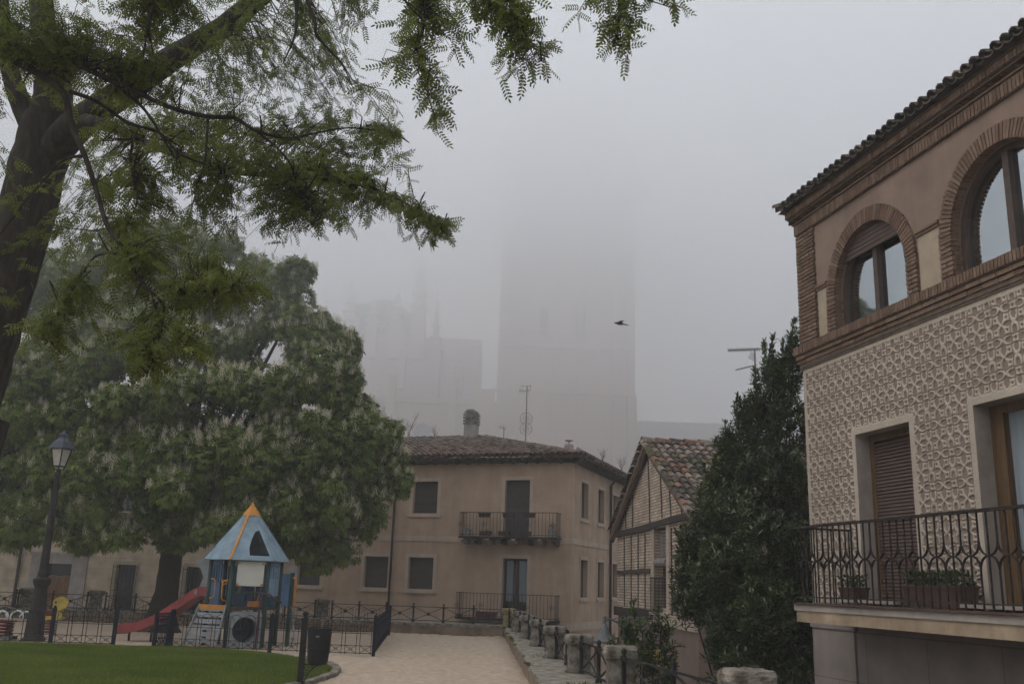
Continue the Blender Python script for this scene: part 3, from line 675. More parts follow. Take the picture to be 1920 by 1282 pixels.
for x, z, lab, lv in [(-3.2, 4.03, 'brown flower box hooked over the upper balcony rail at left', 0), (-2.28, 4.03, 'low brown flower box on the rail in front of the shuttered door', 0), (-1.5, 4.03, 'brown flower box hooked over the upper balcony rail at right', 0), (-3.15, 3.25, 'reddish flower box on the upper balcony floor at left', 20), (-2.45, 3.25, 'pale reddish flower box on the upper balcony floor before the door', 20), (-1.65, 3.25, 'reddish flower box on the upper balcony floor at right', 20)]:
    pt = HMI @ Vector((x, -.42 if z > 4 else -.38, z - (.14 if z > 4 else 0))); pot(pt, .42, .17, .13, 'terracotta', lab, lv, .05, grp=gB)
for x, z, lab in [(-3.88, 3.25, 'grey green pot at the left end of the upper balcony'), (-.68, 3.25, 'grey green pot at the right end of the upper balcony')]:
    pt = HMI @ Vector((x, -.35, z)); pot(pt, .24, .24, .2, 'play_grey', lab, 60, .18, name='plant_pot')
pt = HMI @ Vector((-3.0, -.42, .44)); pot(pt, .75, .2, .17, 'spring_red', 'long dark red flower box on the lower balcony floor', 0)

# roof antennas
def antenna_mast(label, base, top, kind, s=1.0):
    t = thing('tv_antenna', label, 'antenna', base); h = top.z - base.z
    m = MB(); m.tube([(0, 0, 0), (0, 0, h)], .022 * s, 6); m.build('mast', M['metal'], t)
    if kind == 'dishes':
        a = MB(); a.bar((-.35, 0, h - .25), (.1, 0, h - .2), .02)
        for q in range(6): x = -.33 + q * .08; a.bar((x, -.12, h - .25), (x, .12, h - .25), .012); a.bar((x, 0, h - .36), (x, 0, h - .14), .010)
        for x in (-.22, .15): a.bar((x, 0, h - .25), (x, 0, h + .05), .012)
        a.bar((-.3, 0, h - .02), (.2, 0, h - .0), .014); a.bar((-.3, -.2, h - .3), (-.3, .2, h - .05), .012); a.build('aerial', M['metal'], t)
        for zc in (h - 1.5, h - 1.95):
            d = MB(); C8 = [(.27 * math.cos(6.2832 * q / 24), -.12, zc + .27 * math.sin(6.2832 * q / 24)) for q in range(25)]; d.tube(C8, .010, 5, cap=False); C8 = [(.14 * math.cos(6.2832 * q / 16), -.08, zc + .14 * math.sin(6.2832 * q / 16)) for q in range(17)]; d.tube(C8, .005, 4, cap=False)
            for q in range(8): a_ = q * math.pi / 8; d.tube([(.27 * math.cos(a_), -.12, zc + .27 * math.sin(a_)), (0, -.05, zc), (-.27 * math.cos(a_), -.12, zc - .27 * math.sin(a_))], .004, 4)
            d.tube([(0, -.1, zc), (0, -.35, zc - .03)], .012, 5); d.build('dish', M['metal'], t, smooth=True)
    elif kind == 'yagi':
        a = MB(); a.bar((-.75, 0, h - .05), (.25, 0, h + .02), .03)
        for q in range(13): x = -.73 + q * .07; z = h - .05 + (x + .75) * .07; a.bar((x, -.14, z), (x, .14, z), .014); a.bar((x - .03, 0, z + .06), (x + .03, 0, z - .06), .012)
        a.bar((-.55, 0, h - .62), (.05, 0, h - .45), .024)
        for q in range(9): x = -.53 + q * .055; a.bar((x, -.12, h - .61 + (x + .55) * .28), (x, .12, h - .61 + (x + .55) * .28), .012)
        for q in range(5):
            z = -.9 + q * .09; x = -.12 + q * .02; a.bar((x - .12, -.25, h + z), (x + .1, .25, h + z + .02), .012)
            a.bar((-.25 + q * .02, -.25, h - .3 + q * .04), (.1, .25, h - .3 + q * .04), .010)
        a.bar((-.14, 0, h - .95), (-.02, 0, h - .5), .016); a.build('aerial', M['metal'], t)
    else:
        a = MB(); a.bar((-.25, 0, h), (.1, 0, h - .12), .016)
        for q in range(4): a.bar((-.2 + q * .08, 0, h - .12), (-.16 + q * .08, 0, h + .12), .01); a.bar((-.2 + q * .08, -.1, h), (-.2 + q * .08, .1, h), .01)
        a.build('aerial', M['metal'], t)
    return t
b = at(985, 840, 41.5); b.z = 7.2; antenna_mast('tall aerial mast with two small dishes above the beige house roof', b, at(983, 723, 41.5), 'dishes', 1.3)
b = at(944, 830, 42); b.z = 7.3; antenna_mast('small bent aerial between the chimney and the dish mast', b, at(939, 800, 42), 'small')
b = at(1421, 850, 26); b.z = 4.6; antenna_mast('red and grey comb aerials beside the tall dark shrub', b, at(1413, 655, 26), 'yagi', 1.2)

# ------------------------------------------------------------------ brick and timber gable house
GO = at(1158, 1000, 30); GR = R_(-84.5)
G = thing('gable_house', 'old brick house with dark timber framing and a mossy tiled gable roof', 'house', (GO.x, GO.y, 0), GR)
GW = 8.3; ap = GW / 2; ZB = 3.2; ZA = 5.30
mb = MB(); hole = [(4.62, 5.85, 1.12, 3.12)]
mb.wall(0, GW, .95, ZB, hole, 0, .3)
mb.face([(0, 0, ZB), (GW, 0, ZB), (ap, 0, ZA)]); mb.build('brick_wall', M['gable_brick'], G)
lw = MB(); lw.wall(0, GW, STREET, .95, [(5.2, 6.1, STREET, -.5)], .03, .25); lw.face([(0, 0, .95), (GW, 0, .95), (GW, .03, .95), (0, .03, .95)])
for x in (0, GW): lw.face([(x, 0.03, STREET), (x, 8, STREET), (x, 8, ZB), (x, 0.03, ZB)])
lw.face([(0, 8, STREET), (GW, 8, STREET), (GW, 8, ZB), (0, 8, ZB)]); lw.face([(0, 8, ZB), (GW, 8, ZB), (ap, 8, ZA)]); lw.box(4.75, 5.75, .28, .33, STREET, -.5)
lw.build('plaster_wall', M['pink'], G)
bs = MB(); bs.box(4.2, GW, -.03, .027, .70, .93); bs.build('string_course', M['plaster_cream'], G)
def timb(a, b, w_=.10, d=.05, m=M['timber']):
    """slightly crooked beam on the facade from (x,z) to (x,z)"""
    pts = []; n_ = 5; t_ = MB()
    for k in range(n_ + 1):
        x = a[0] + (b[0] - a[0]) * k / n_; z = a[1] + (b[1] - a[1]) * k / n_
        jx = rnd.uniform(-.02, .02); vert = abs(b[1] - a[1]) > abs(b[0] - a[0]); pts.append((x + (jx if vert else 0), z + (0 if vert else jx)))
    for k in range(n_):
        (xa, za), (xb, zb) = pts[k], pts[k + 1]; ww = w_ * rnd.uniform(.85, 1.1) / 2
        if abs(zb - za) > abs(xb - xa): t_.hexa([(xa - ww, -d, za), (xa + ww, -d, za), (xa + ww, .01, za), (xa - ww, .01, za), (xb - ww, -d, zb), (xb + ww, -d, zb), (xb + ww, .01, zb), (xb - ww, .01, zb)])
        else: t_.hexa([(xa, -d, za - ww), (xb, -d, zb - ww), (xb, .01, zb - ww), (xa, .01, za - ww), (xa, -d, za + ww), (xb, -d, zb + ww), (xb, .01, zb + ww), (xa, .01, za + ww)])
    return t_.build('beam', m, G)
timb((-.15, 3.17), (8.2, 3.24), .17, .08); timb((-.1, .92), (4.55, .93), .24, .09)
timb((.05, 2.03), (4.15, 2.05), .13, .03)
for x in (1.05, 1.95, 2.8, 3.6): timb((x, 1.06), (x + rnd.uniform(-.05, .05), 3.06), .055, .022)
for x in (6.3, 7.3): timb((x, .98), (x, 3.06), .06, .022)
for x in (1.2, 2.1, 4.15, 5.45, 6.3, 7.25):
    zt = 3.3 + (ZA - ZB - .25) * (1 - abs(x - ap) / ap); timb((x, 3.3), (x - .18 if x > 3 else x, zt), .055, .022)
# window of the gable house
s_ = MB(); x0, x1, z0, z1 = hole[0]
s_.box(x0 - .26, x0, -.03, .03, z0 - .1, z1 + .22); s_.box(x1, x1 + .26, -.03, .03, z0 - .1, z1 + .22); s_.box(x0, x1, -.03, .03, z1, z1 + .22); s_.box(x0 - .3, x1 + .3, -.09, .03, z0 - .17, z0 - .1)
W = s_.build('window', M['plaster_cream'], G); W['label'] = 'tall window with a rolled pale blind'
d = MB(); d.box(x0, x1, .22, .26, z0 - .1, z1); d.build('pane', M['glass_dark'], W)
d = MB()
for q in range(9): d.box(x0 + .12, x1 - .05, .10, .115, z1 - .12 - q * .085, z1 - .05 - q * .085)
d.tube([(x0 + .1, .03, z1 - .88), (x1 - .02, .03, z1 - .88)], .11, 10); d.build('blind', M['blind_pale'], W)
d = MB(); zr = z0 + .75
d.bar((x0, -.12, zr), (x1, -.12, zr), .03)
for q in range(10): x = x0 + (x1 - x0) * q / 9; d.bar((x, -.12, z0 - .08), (x, -.12, zr), .016)
d.bar((x0, -.12, z0 - .07), (x1, -.12, z0 - .07), .02); d.build('railing', M['iron'], W)
# roof
pz = (ZA - ZB) / ap; sl = math.atan(pz); cg, sg = math.cos(sl), math.sin(sl); rf = MB(); ov = .30; eo = .45
slen = (ap + ov) / cg
tiles(rf, (GW + ov, -.18, ZB - ov * pz + .12), (0, 1, 0), (-cg, 0, sg), lambda v: (0, 8.6), slen, .23, .36, mats=(0, 2, 0, 0, 2, 0, 3, 2, 0, 1), edge_m=1)
tiles(rf, (-ov, -.18, ZB - ov * pz + .12), (0, 1, 0), (cg, 0, sg), lambda v: (0, 8.6), slen, .23, .36, mats=(0, 2, 0), edge_m=1)
ridge(rf, (ap, -.24, ZA + .16), (ap, 8.5, ZA + .16), .13, .4, mats=(1, 0, 1, 2))
for sg_, x_e in ((1, GW + ov), (-1, -ov)):       # heavy verge tiles along the rakes
    for y_ in (-.20, -.04): ridge(rf, (x_e, y_, ZB - ov * pz + .16), (ap, y_, ZA + .17), .10, .36, mats=(3, 1, 0, 2))
rf.face([(GW + ov, -.18, ZB - ov * pz + .1), (GW + ov, 8.3, ZB - ov * pz + .1), (ap, 8.3, ZA + .1), (ap, -.18, ZA + .1)], 2); rf.face([(-ov, -.18, ZB - ov * pz + .1), (ap, -.18, ZA + .1), (ap, 8.3, ZA + .1), (-ov, 8.3, ZB - ov * pz + .1)], 2)
rf.build('roof', TM, G)
# scalloped tile-end band under the verge and barge rafters
for x_e, sgn in ((GW + ov, 1), (-ov, -1)):
    b = MB(); b.bar((x_e, -.1, ZB - ov * pz - .06), (ap, -.1, ZA - .06), .07, .10); b.build('barge_rafter', M['wood_dark'], G)
    b = MB(); b.bar((x_e, -.16, ZB - ov * pz + .065), (ap, -.16, ZA + .065), .06, .05); b.build('barge_rafter', M['beige'], G)
    b = MB(); n_ = 36
    for q in range(n_):
        f_ = q / n_; x = x_e + (ap - x_e) * f_; z = ZB - ov * pz + .02 + (ZA - ZB + ov * pz) * f_; b.box(x - .035, x + .035, -.17, -.10, z - .03, z + .035)
    b.build('dentils', M['tile2'], G)

# ------------------------------------------------------------------ right building
BO = at(1527, 1140, 13); BR = R_(-90 + 12.4)
B = thing('brick_arch_building', 'building with brick arched windows over a white sgraffito wall and iron balcony', 'building', (BO.x, BO.y, 0), BR)
BL = 8.2; RI, SP = .77, 5.43; WC = [1.69, 4.04, 6.40]
arch_h = [(c - RI, c + RI, 4.95, SP, 'arch') for c in WC]
doors = [(1.19, 2.28, 1.55, 3.55), (3.36, 4.75, 1.55, 3.55), (6.0, 7.1, 1.55, 3.55)]
mb = MB(); mb.wall(0, BL, 4.9, 7.0, arch_h, 0, .40, 0, 0); mb.build('upper_wall', M['pink'], B)
# side and back walls of the volume
sd = MB(); sd.face([(0, 0, STREET), (0, 9, STREET), (0, 9, 7.0), (0, 0, 7.0)]); sd.face([(0, 9, STREET), (BL, 9, STREET), (BL, 9, 7.0), (0, 9, 7.0)]); sd.face([(BL, 0, STREET), (BL, 9, STREET), (BL, 9, 7.0), (BL, 0, 7.0)]); sd.build('side_wall', M['pink'], B)
# sgraffito wall: relief mesh
def relief():
    st = .0083; X = np.arange(0, BL + st, st); Z = np.arange(1.42, 4.70 + st, st)
    XX, ZZ = np.meshgrid(X, Z); p = .36
    U = ((XX - 2.61) / p + .0) % 1.0; W = ((ZZ - 3.28) / (p * .93)) % 1.0
    best = np.zeros_like(U)
    def cut(f): np.maximum(best, np.clip(f, 0, 1), out=best)
    def D(a, c): d = a - c; return d - np.round(d)
    def ell(cu, cw, a, b, k=3.0, pw=2.0):
        q = (np.abs(D(U, cu) / a) ** pw + np.abs(D(W, cw) / b) ** pw) ** (1 / pw); cut((1 - q) * k)
    def ves(cu, cw, a, b, k=3.0, horiz=False):       # pointed lens
        du, dw = D(U, cu), D(W, cw)
        if horiz: q = np.abs(dw) / (b * np.clip(1 - (du / a) ** 2, 1e-3, None))
        else: q = np.abs(du) / (a * np.clip(1 - (dw / b) ** 2, 1e-3, None))
        ins = (np.abs(du) < a) if horiz else (np.abs(dw) < b); cut(np.where(ins, (1 - q) * k, 0))
    ell(0, .5, .065, .075, 4)
    for cu in (.25, .75):
        ell(cu, .5, .165, .112, 6)
        du, dw = D(U, cu), D(W, .5); q = np.sqrt((du / .15) ** 2 + (dw / .098) ** 2); an = np.abs(du) / .15 / (q + 1e-6)
        cut(np.where(an < .78, (1 - np.abs(q - 1.72) / .25) * 3.0, 0) * np.clip((.78 - an) * 8, 0, 1))
        ves(cu, 0, .20, .105, 4, True)
        for cw in (.19, .81):
            for du_ in (-.02, .02): ell(cu + (.03 if cu < .5 else -.03), cw, .055, .065, 3, 1.3)
    for cw in (.25, .75):
        ell(0, cw, .105, .165, 5); ves(.5, cw, .125, .225, 5)
        du, dw = D(U, 0), D(W, cw); q = np.sqrt((du / .08) ** 2 + (dw / .155) ** 2); an = np.abs(dw) / .155 / (q + 1e-6)
        cut(np.where(an < .85, (1 - np.abs(q - 2.2) / .42) * 2.5, 0) * np.clip((.85 - an) * 6, 0, 1))
    # plain margins round the doors and at the borders
    mg = np.minimum(np.minimum(XX - .05, 4.58 - ZZ), 9)
    for (a, b_, c_, d_) in doors:
        dx = np.maximum(np.maximum(a - .08 - XX, XX - (b_ + .08)), -9); dz = np.maximum(ZZ - (d_ + .08), c_ - .3 - ZZ); mg = np.minimum(mg, np.where((dx > 0) | (dz > 0), np.hypot(np.maximum(dx, 0), np.maximum(dz, 0)), 0))
    best *= np.clip(mg / .015, 0, 1); best = np.clip(best, 0, 1)
    Yv = -.014 + .015 * best + .0012 * nr.normal(size=best.shape)
    nz, nx_ = best.shape; I = np.arange(nz * nx_).reshape(nz, nx_)
    keep = np.ones((nz - 1, nx_ - 1), bool); cx = (XX[:-1, :-1] + st / 2); cz = ZZ[:-1, :-1] + st / 2
    for (a, b_, c_, d_) in doors: keep &= ~((cx > a) & (cx < b_) & (cz > c_) & (cz < d_))
    F = np.stack([I[:-1, :-1], I[:-1, 1:], I[1:, 1:], I[1:, :-1]], -1)[keep].reshape(-1, 4)
    o_ = np_mesh('sgraffito_wall', np.stack([XX, Yv, ZZ], -1).reshape(-1, 3), F, M['sgraf'], B, smooth=True); o_['label'] = 'pale plaster carved with a lace of petals and circles'
relief()
for (a, b_, c_, d_) in doors:
    rv = MB()
    for x in (a, b_): rv.face([(x, -.014, c_), (x, .45, c_), (x, .45, d_), (x, -.014, d_)])
    rv.face([(a, -.014, d_), (b_, -.014, d_), (b_, .45, d_), (a, .45, d_)]); rv.face([(a, -.1, c_), (b_, -.1, c_), (b_, .45, c_), (a, .45, c_)])
    rv.box(a - .01, b_ + .01, -.35, -.02, c_ - .035, c_)
    rv.build('door_reveal', M['conc'], B)
lo = MB(); lo.wall(0, BL, STREET, 1.42, [], 0, .2); lo.build('lower_wall', M['grey_stone'], B)
lo = MB(); lo.box(-.02, .95, -.03, 0, STREET, 1.18); lo.box(-.04, 1.0, -.05, 0, 1.18, 1.30); lo.build('corner_pier', M['grey_stone'], B)
# brick bands, piers and arches made of single bricks
def bricks_h(mb_, x0, x1, z0, z1, y0, course=.055, gap=.013, bl_=.23, jag=.006):
    z = z0; k = 0
    while z < z1 - .02:
        zt_ = min(z + course - gap, z1); x = x0 - (bl_ / 2 if k % 2 else 0)
        while x < x1 - .01:
            a, b_ = max(x, x0), min(x + bl_ - .012, x1)
            if b_ - a > .03: mb_.box(a - (rnd.uniform(0, jag) if a == x0 else 0), b_ + (rnd.uniform(0, jag) if b_ == x1 else 0), y0 - rnd.uniform(0, .006), 0, z, zt_ - rnd.uniform(0, .003), rnd.choice((0, 0, 1)))
            x += bl_
        z += course; k += 1
def soldiers(mb_, x0, x1, z0, z1, y0, y1=0, w_=.052, gap=.011):
    x = x0
    while x < x1 - .02: mb_.box(x, min(x + w_ - gap + .0, x1), y0 - rnd.uniform(0, .005), y1, z0, z1 - rnd.uniform(0, .004), rnd.choice((0, 0, 1))); x += w_
BM = [M['brick'], M['brick_b'], M['mortar']]
br = MB()
br.box(0, .44, -.018, -.001, 4.96, 6.62, 2); bricks_h(br, -.012, .45, 4.965, 6.62, -.032)
k0 = len(br.v)      # return of the corner pier on the side wall
br.box(0.02, .42, -.012, .0, 4.96, 6.62, 2); bricks_h(br, 0.0, .44, 4.965, 6.62, -.02)
for i in range(k0, len(br.v)): x, y_, z = br.v[i]; br.v[i] = (y_ , x, z)
br.build('brick_pier', BM, B)
def arch_ring(c):
    a = MB(); RO = RI + .195
    for s_ in (-1, 1):    # jambs
        xa, xb = sorted((c + s_ * RI, c + s_ * RO)); a.box(xa, xb, -.018, -.001, 4.965, SP, 2); bricks_h(a, xa, xb, 4.965, SP, -.035, bl_=.22)
        # reveal bricks inside the opening, front 16 cm
        z = 4.965; k = 0
        while z < SP - .02:
            L_ = .09 if k % 2 else .06; x_ = c + s_ * RI; q0, q1 = sorted((x_, x_ - s_ * .012)); a.box(q0, q1, .0, L_, z, z + .042, rnd.choice((0, 1))); z += .055; k += 1
    n_ = 54
    for k in range(n_):
        t0 = math.pi * k / n_ + .007; t1 = math.pi * (k + 1) / n_ - .007; f = -.035 - rnd.uniform(0, .006); ro = RO + rnd.uniform(-.006, .006); m_ = rnd.choice((0, 0, 1)); ri = RI - .004
        P = lambda r, t_, y_: (c + r * math.cos(t_), y_, SP + r * math.sin(t_))
        a.hexa([P(ri, t0, f), P(ro, t0, f), P(ro, t0, 0), P(ri, t0, .07), P(ri, t1, f), P(ro, t1, f), P(ro, t1, 0), P(ri, t1, .07)], m_)
    for k in range(24):
        t0 = math.pi * k / 24; t1 = math.pi * (k + 1) / 24; P = lambda r, t_: (c + r * math.cos(t_), -.016, SP + r * math.sin(t_)); a.face([P(RI, t0), P(RO, t0), P(RO, t1), P(RI, t1)], 2)
    return a.build('brick_arch', BM, B)
for c in WC: arch_ring(c)
ims = [(.452, WC[0] - RI - .198), (WC[0] + RI + .198, WC[1] - RI - .198), (WC[1] + RI + .198, WC[2] - RI - .198), (WC[2] + RI + .198, BL)]
for a, b_ in ims:
    st = MB(); st.box(a, b_, -.02, 0, 5.655, 5.6955, 0); st.box(a, b_, -.035, 0, 5.697, 5.73, 1); st.build('impost_string', BM, B)
    pn = MB(); pn.box(a + .02, b_ - .01, -.006, .0, 4.97, 5.65); pn.build('panel', M['beige'], B)
bn = MB(); bn.box(-.03, BL, -.04, 0, 4.66, 4.955, 2); soldiers(bn, -.09, BL, 4.845, 4.96, -.10); bn.box(-.09, BL, -.082, 0, 4.83, 4.842, 2)
for z in (4.775, 4.715):
    x = -.06
    while x < BL: bn.box(x, min(x + .225, BL), -.075 + (4.775 - z) * .35 - rnd.uniform(0, .004), 0, z, z + .045, rnd.choice((0, 1))); x += .236
bn.box(-.04, BL, -.03, 0, 4.63, 4.66, 2)
k0 = len(bn.v); bn.box(0, 6, -.03, 0, 4.66, 4.955, 2); soldiers(bn, -.02, 6, 4.845, 4.96, -.09)
for i in range(k0, len(bn.v)): x, y_, z = bn.v[i]; bn.v[i] = (y_, x, z)
bn.build('brick_band', BM, B)
cn = MB(); cn.box(-.02, BL, -.03, 0, 6.62, 6.79, 2); soldiers(cn, -.03, BL, 6.63, 6.775, -.045, w_=.056)
cn.box(-.05, BL, -.06, 0, 6.79, 6.815, 0)
x = -.1
while x < BL:      # row of rounded tile mouths
    n_ = 6
    for q in range(n_):
        t0, t1 = math.pi * q / n_, math.pi * (q + 1) / n_; cn.face([(x + .1 + .08 * math.cos(t0), -.105, 6.818 + .042 * math.sin(t0)), (x + .1 + .08 * math.cos(t1), -.105, 6.818 + .042 * math.sin(t1)), (x + .1 + .07 * math.cos(t1), 0, 6.818 + .04 * math.sin(t1)), (x + .1 + .07 * math.cos(t0), 0, 6.818 + .04 * math.sin(t0))], 0)
    x += .2
cn.box(-.08, BL, -.10, 0, 6.865, 6.885, 0); cn.box(-.09, BL, -.115, 0, 6.888, 6.9, 2); soldiers(cn, -.10, BL, 6.9, 6.985, -.135, w_=.056); cn.box(-.12, BL, -.15, 0, 6.987, 7.005, 0)
k0 = len(cn.v); cn.box(0, 9, -.03, 0, 6.62, 6.79, 2); soldiers(cn, 0, 9, 6.63, 6.775, -.04, w_=.056); cn.box(0, 9, -.09, 0, 6.80, 6.9, 0); soldiers(cn, -.1, 9, 6.9, 6.985, -.12, w_=.056); cn.box(-.12, 9, -.13, 0, 6.987, 7.005, 0)
for i in range(k0, len(cn.v)): x, y_, z = cn.v[i]; cn.v[i] = (y_, x, z)
cn.build('cornice', BM, B)
rf = MB(); tiles(rf, (-.16, -.22, 7.01), (1, 0, 0), (0, .95, .31), lambda v: (v * .95, BL + .4), 4.6, .145, .32, mats=(2, 2, 0), edge_m=2, r=.46); tiles(rf, (-.16, -.22, 7.01), (0, 1, 0), (.95, 0, .31), lambda v: (v * .95, 9.4), 4.2, .145, .32, mats=(2, 2, 0), edge_m=2, r=.46)
ridge(rf, (-.20, -.26, 7.04), (3.87, 3.81, 8.37), .085, mats=(2, 0)); rf.face([(-.16, -.22, 7.008), (BL + .3, -.22, 7.008), (BL + .3, 4.16, 8.4), (4.22, 4.16, 8.4)], 2); rf.face([(-.16, -.22, 7.008), (4.22, 4.16, 8.4), (4.22, 9.3, 8.4), (-.16, 9.3, 7.008)], 2)
rf.build('roof', TM, B)
# arched windows
for i, c in enumerate(WC):
    W = MB(); yf = .10; ro, ri = RI, RI - .07; n_ = 20
    P = lambda r, t_, y_: (c + r * math.cos(t_), y_, SP + r * math.sin(t_))
    for k in range(n_):
        t0, t1 = math.pi * k / n_, math.pi * (k + 1) / n_; W.hexa([P(ri, t0, yf), P(ro, t0, yf), P(ro, t0, yf + .08), P(ri, t0, yf + .08), P(ri, t1, yf), P(ro, t1, yf), P(ro, t1, yf + .08), P(ri, t1, yf + .08)])
    for s_ in (-1, 1): a, b_ = sorted((c + s_ * ri, c + s_ * ro)); W.box(a, b_, yf, yf + .08, 4.95, SP)
    W.box(c - ri, c + ri, yf, yf + .08, 4.95, 5.03); W.box(c - .045, c + .045, yf - .012, yf + .08, 5.03, SP + ri - .0)
    wo = W.build('arched_window', M['frame_brown'], B)
    if i == 0: wo['label'] = 'arched window with its roller blind partly down'
    for s_ in (-1, 1):
        gl = MB(); pts = [(c + s_ * .045, 5.03)]; xs = [c + s_ * (.045 + (ri - .045) * q / 10) for q in range(11)]; pts = [(xs[0], 5.03), (xs[-1], 5.03)] + [(x, SP + math.sqrt(max(0, ri * ri - (x - c) ** 2))) for x in reversed(xs)]
        if s_ < 0: pts = pts[::-1]
        gl.face([(x, yf + .05, z) for x, z in pts]); gl.build('pane', M['glass'], wo)
    # roller blind slats across the top of the first window
    if i == 0:
        bl_ = MB(); z = 5.87
        while z < SP + RI - .08:
            hw = math.sqrt(max(0, (RI - .03) ** 2 - max(0, z - SP) ** 2)) - .01; bl_.box(c - hw, c + hw, yf - .06, yf - .03, z, z + .05); z += .058
        bl_.build('roller_blind', M['shutter'], wo)
# balcony doors
for i, (a, b_, c_, d_) in enumerate(doors):
    fr = MB(); y0 = .18; fr.box(a, a + .09, y0, y0 + .08, c_, d_); fr.box(b_ - .09, b_, y0, y0 + .08, c_, d_); fr.box(a + .09, b_ - .09, y0, y0 + .08, d_ - .09, d_)
    if i: cxx = (a + b_) / 2; fr.box(cxx - .06, cxx + .06, y0 - .01, y0 + .08, c_, d_ - .09); fr.box(a + .09, a + .2, y0 - .01, y0 + .07, c_, d_ - .09); fr.box(a + .2, cxx - .06, y0 - .005, y0 + .07, c_, c_ + .45); fr.box(cxx + .06, b_ - .09, y0 - .005, y0 + .07, c_, c_ + .45)
    D_ = fr.build('balcony_door', M['wood_amber'], B)
    if i == 0:
        D_['label'] = 'balcony door closed by a brown roller shutter'; sh = MB(); z = c_
        while z < d_ - .12: sh.face([(a + .09, y0 - .0, z), (b_ - .09, y0, z), (b_ - .09, y0 + .016, z + .036), (a + .09, y0 + .016, z + .036)]); sh.face([(a + .09, y0 + .016, z + .036), (b_ - .09, y0 + .016, z + .036), (b_ - .09, y0, z + .042), (a + .09, y0, z + .042)]); z += .042
        sh.build('roller_shutter', M['shutter'], D_)
    else:
        gl = MB(); gl.box(a + .09, b_ - .09, y0 + .06, y0 + .075, c_, d_ - .09); gl.build('pane', M['curtain'], D_)
# balcony
BP = .74
bc = MB(); bc.box(.95, BL, -BP, -.02, 1.36, 1.40); bc.box(.90, BL, -BP - .05, -.06, 1.40, 1.47)
BC = bc.build('balcony', M['conc'], B); fa = MB(); fa.box(.93, BL, -BP - .035, -BP + .002, 1.27, 1.398); fa.box(.93, .96, -BP, -.03, 1.27, 1.36); fa.build('fascia', M['sandstone'], BC)
tl = MB(); x = .93
while x < BL: tl.box(x, x + .235, -BP - .075, -.06, 1.472, 1.492); x += .24
tl.build('floor_tiles', M['terracotta'], BC)
ra = MB(); zr, zb = 2.38, 1.56; yb = -BP - .02; xl = .96
ra.bar((xl - .05, yb, zr), (BL, yb, zr), .05, .028); ra.bar((xl, yb, zb), (BL, yb, zb), .022, .014); ra.bar((xl, yb, zr), (xl, -.02, zr), .04, .024); ra.bar((xl, yb, zb), (xl, -.02, zb), .022, .014)
def fancy(P0, D0, L_, n_):
    P0 = Vector(P0); D0 = Vector(D0); s_ = L_ / n_; zm = (zr + zb) / 2 + .01
    for k in range(n_ + 1):
        p = P0 + D0 * (k * s_)
        if k % 2 == 0: ra.bar((p.x, p.y, 1.50), (p.x, p.y, zr), .014)
        else:
            hh = .12; ra.bar((p.x, p.y, zm + hh), (p.x, p.y, zr), .014); ra.bar((p.x, p.y, 1.50), (p.x, p.y, zm - hh), .014)
            for sx in (-1, 1):
                for sz in (-1, 1):
                    pts = []
                    for q in range(7):
                        t_ = q / 6 * math.pi / 2; u = s_ * (1 - math.sin(t_)); v = hh * (1 - math.cos(t_)); pts.append(p + D0 * (sx * u * .98) + Vector((0, 0, zm - p.z + sz * v)))
                    for a_, b__ in zip(pts, pts[1:]): ra.bar(a_, b__, .022, .010)
fancy((xl, yb, 0), (1, 0, 0), BL - xl - .02, 60); fancy((xl, yb, 0), (0, 1, 0), BP - .02, 6)
for x in (2.2, 3.25, 5.2): ra.lathe([(.05, 0), (.03, .02), (.012, .05), (.012, .1)], (x, yb, 1.49), 8)
ra.build('railing', M['iron_rust'], BC)
BMI = Matrix.Translation((BO.x, BO.y, 0)) @ Matrix.Rotation(BR, 4, 'Z')
pot(BMI @ Vector((1.35, -.25, 1.50)), .32, .2, .17, 'terracotta', 'small brown planter of low green plants left of the shuttered door', 260, .12, BR, name='planter')
pot(BMI @ Vector((2.88, -.22, 1.50)), .92, .22, .20, 'terracotta', 'long brown planter of low green plants between the two balcony doors', 900, .13, BR, name='planter')

# ------------------------------------------------------------------ cream stone building behind the chestnut
CB = thing('cream_stone_building', 'cream ashlar building with a wooden street door and tall barred windows behind the chestnut', 'building', (0, 40, 0), 0)
def cx(px, py=1090): p = at(px, py, 40); return p.x, p.z
d0, _ = cx(82); d1, dt = cx(136, 1057); w0 = [cx(216)[0], cx(252)[0]]; w1 = [cx(348)[0], cx(384)[0]]; wt = cx(230, 1058)[1]
mb = MB(); hl = [(d0, d1, -2, dt), (w0[0], w0[1], -.2, wt), (w1[0], w1[1], -.2, wt), (-16.2, -15.2, 4, 5.8), (-19.6, -18.6, 4, 5.8), (-20.4 - 2, -21.3, -.2, wt)]
hl[-1] = (-23.9, -22.9, -.2, wt)
mb.wall(-30, -11.2, STREET, 7.2, hl, 0, .3); mb.face([(-11.2, 0, STREET), (-11.2, 8, STREET), (-11.2, 8, 7.2), (-11.2, 0, 7.2)]); mb.face([(-30, 8, STREET), (-11.2, 8, STREET), (-11.2, 8, 7.2), (-30, 8, 7.2)]); mb.build('wall', M['cream_stone'], CB)
s_ = MB(); q = .62; s_.box(d0 - q, d0, -.05, .0, STREET, dt + .35); s_.box(d1, d1 + q, -.05, 0, STREET, dt + .35); s_.box(d0, d1, -.05, 0, dt, dt + .35); s_.box(d0 - q - .05, d1 + q + .05, -.08, 0, dt + .35, dt + .45); D_ = s_.build('door_surround', M['conc'], CB)
d = MB(); d.box(d0, d1, .22, .28, dt - .5, dt); d.build('transom', M['glass_dark'], D_)
d = MB(); cxm = (d0 + d1) / 2; d.box(d0, cxm - .01, .2, .27, STREET, dt - .52); d.box(cxm + .01, d1, .2, .27, STREET, dt - .52)
